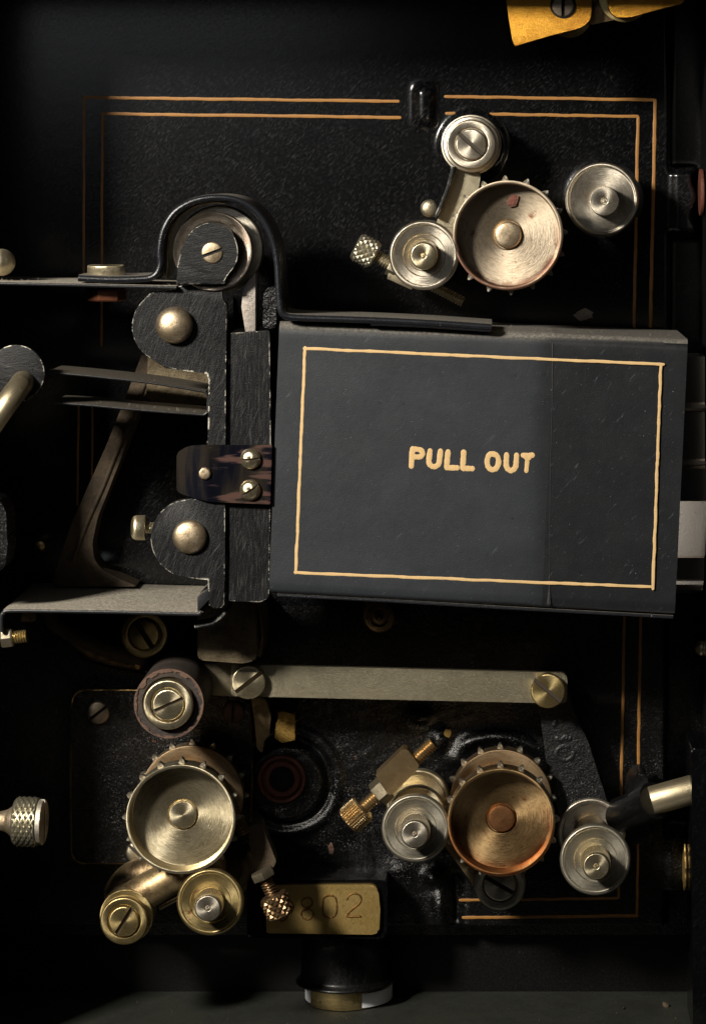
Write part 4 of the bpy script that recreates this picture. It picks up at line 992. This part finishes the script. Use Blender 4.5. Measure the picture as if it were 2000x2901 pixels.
mesh_obj('mount_body', poly(o, [(1882, 1020), (1976, 1020), (1976, 1660), (1882, 1660)], 0, 240, 4), M['japan_smooth'], o)

# right wall fittings
o = thing('copper_washer', 'copper washer edge on the upper wall boss', 'washer', 1994, 545, 60, axis=(1, 0, 0))
mesh_obj('washer', lathe([(0, -14), (66, -14), (66, -4), (50, -4), (50, 6), (0, 6)], .01, 64, 2), M['hole'], o)
o = thing('copper_washer', 'yellow shim and copper edge on the lower wall boss', 'washer', 1948, 2450, 60, axis=(1, 0, 0))
mesh_obj('washer', lathe([(0, -8), (58, -8), (58, 4), (0, 4)], .01, 64, 2), M['copper_red'], o)
mesh_obj('shim', lathe([(0, -13), (68, -13), (68, -9), (0, -9)], .01, 64, .5, lambda a, z: 4 * math.sin(7 * a) + 3 * math.sin(13 * a)), M['brass_plate'], o)
o = thing('wall_screw', 'small ribbed screw head on the casing wall below the lens tube', 'screw', 1990, 1836, 300, axis=(-1, 0, 0))
mesh_obj('head', lathe([(0, -30), (24, -30), (24, -6), (20, -4), (20, 0), (22, 2), (20, 10), (10, 20), (0, 23)], .01, 48, 1), M['screw'], o)

# ================================================================ PAINT CHIPS, STUD
def chip(label, px, py, d, r, mt, ax=1.0, h=3):
    o = thing('paint_chip', label, 'paint chip', px, py, d, d, 'chips and flakes on the black enamel')
    pts = [(px + r * ax * random.uniform(.55, 1.1) * math.cos(a), py + r * random.uniform(.55, 1.1) * math.sin(a)) for a in np.linspace(0, 2 * math.pi, 15)[:-1]]
    mesh_obj('chip_face', poly(o, pts, d - 6, d + h, 1.5), mt, o)
chip('pale crumbly chip above the far end of the cover box', 1652, 893, 0, 20, M['pit_steel'], 1.5)
chip('cream chip where the enamel flaked off the ridge near the thumb screw thread', 1268, 2078, 14, 15, M['brass_plate'], .8)
chip('reddish chip beside the finely knurled thumb screw head', 935, 2298, 0, 13, M['leather_face'], .8)
chip('long reddish chip above the brass number plate', 938, 2405, 0, 20, M['leather_face'], .55)
o = thing('brass_stud', 'dim brass stud in the shadow beside the frame casting', 'stud', 115, 1547, 60, 0)
mesh_obj('stud', lathe([(0, 0), (20, 0), (20, 50), (14, 60), (0, 63)], .01, 32, 2), M['brass'], o)

# ================================================================ DUST AND LINT (uncountable)
def lint(name, label, spots, n, ln=.12, thick=.0045):
    o = structure(name, label); o['kind'] = 'stuff'; bm = bmesh.new()
    for _ in range(n):
        (x0, x1, y0, y1, d0, d1) = random.choice(spots); d = random.uniform(d0, d1); t = random.random()
        p = F(x0 + (x1 - x0) * t, y0 + (y1 - y0) * t, d); q = ln * random.uniform(.4, 1.3)
        a = Vector((random.uniform(-1, 1), random.uniform(-.2, 1), random.uniform(-.5, .8))).normalized() * q
        b = a + Vector((random.uniform(-1, 1), random.uniform(-.3, .8), random.uniform(-.5, .5))) * q * .7
        tube([p, p + a * .5, p + a, p + b], thick, 4, 1, bm, caps=False)
    mesh_obj('fibres', bm, M['fluff'], o)
lint('dust_fluff', 'fine grey lint along the ledge, shelf and guide edges',
     [(20, 560, 1724, 1732, 420, 515), (0, 480, 797, 806, 440, 580), (140, 580, 1050, 1105, 300, 490), (150, 560, 1138, 1168, 300, 490), (1420, 1900, 932, 955, 150, 450)], 330, .075, .0032)
o = structure('dust_crumbs', 'tiny crumbs scattered on the casing base'); o['kind'] = 'stuff'; bm = bmesh.new()
for _ in range(90):
    r = random.uniform(.01, .03) if random.random() < .9 else random.uniform(.05, .1)
    x, z = random.uniform(-14, 5.4), random.uniform(0.5, 13)
    m_ = Matrix.Translation((x, -23.4 + r * .4, random.uniform(0, 5.4))) @ Matrix.Rotation(random.uniform(0, 6), 4, (1, 1, 0)) @ Matrix.Diagonal((1, random.uniform(.5, 1), random.uniform(.6, 1.5), 1))
    bmesh.ops.create_icosphere(bm, subdivisions=1, radius=r, matrix=m_)
mesh_obj('crumbs', bm, M['iron'], o)
for ob in list(bpy.data.objects):
    if '_o' in ob: del ob['_o']
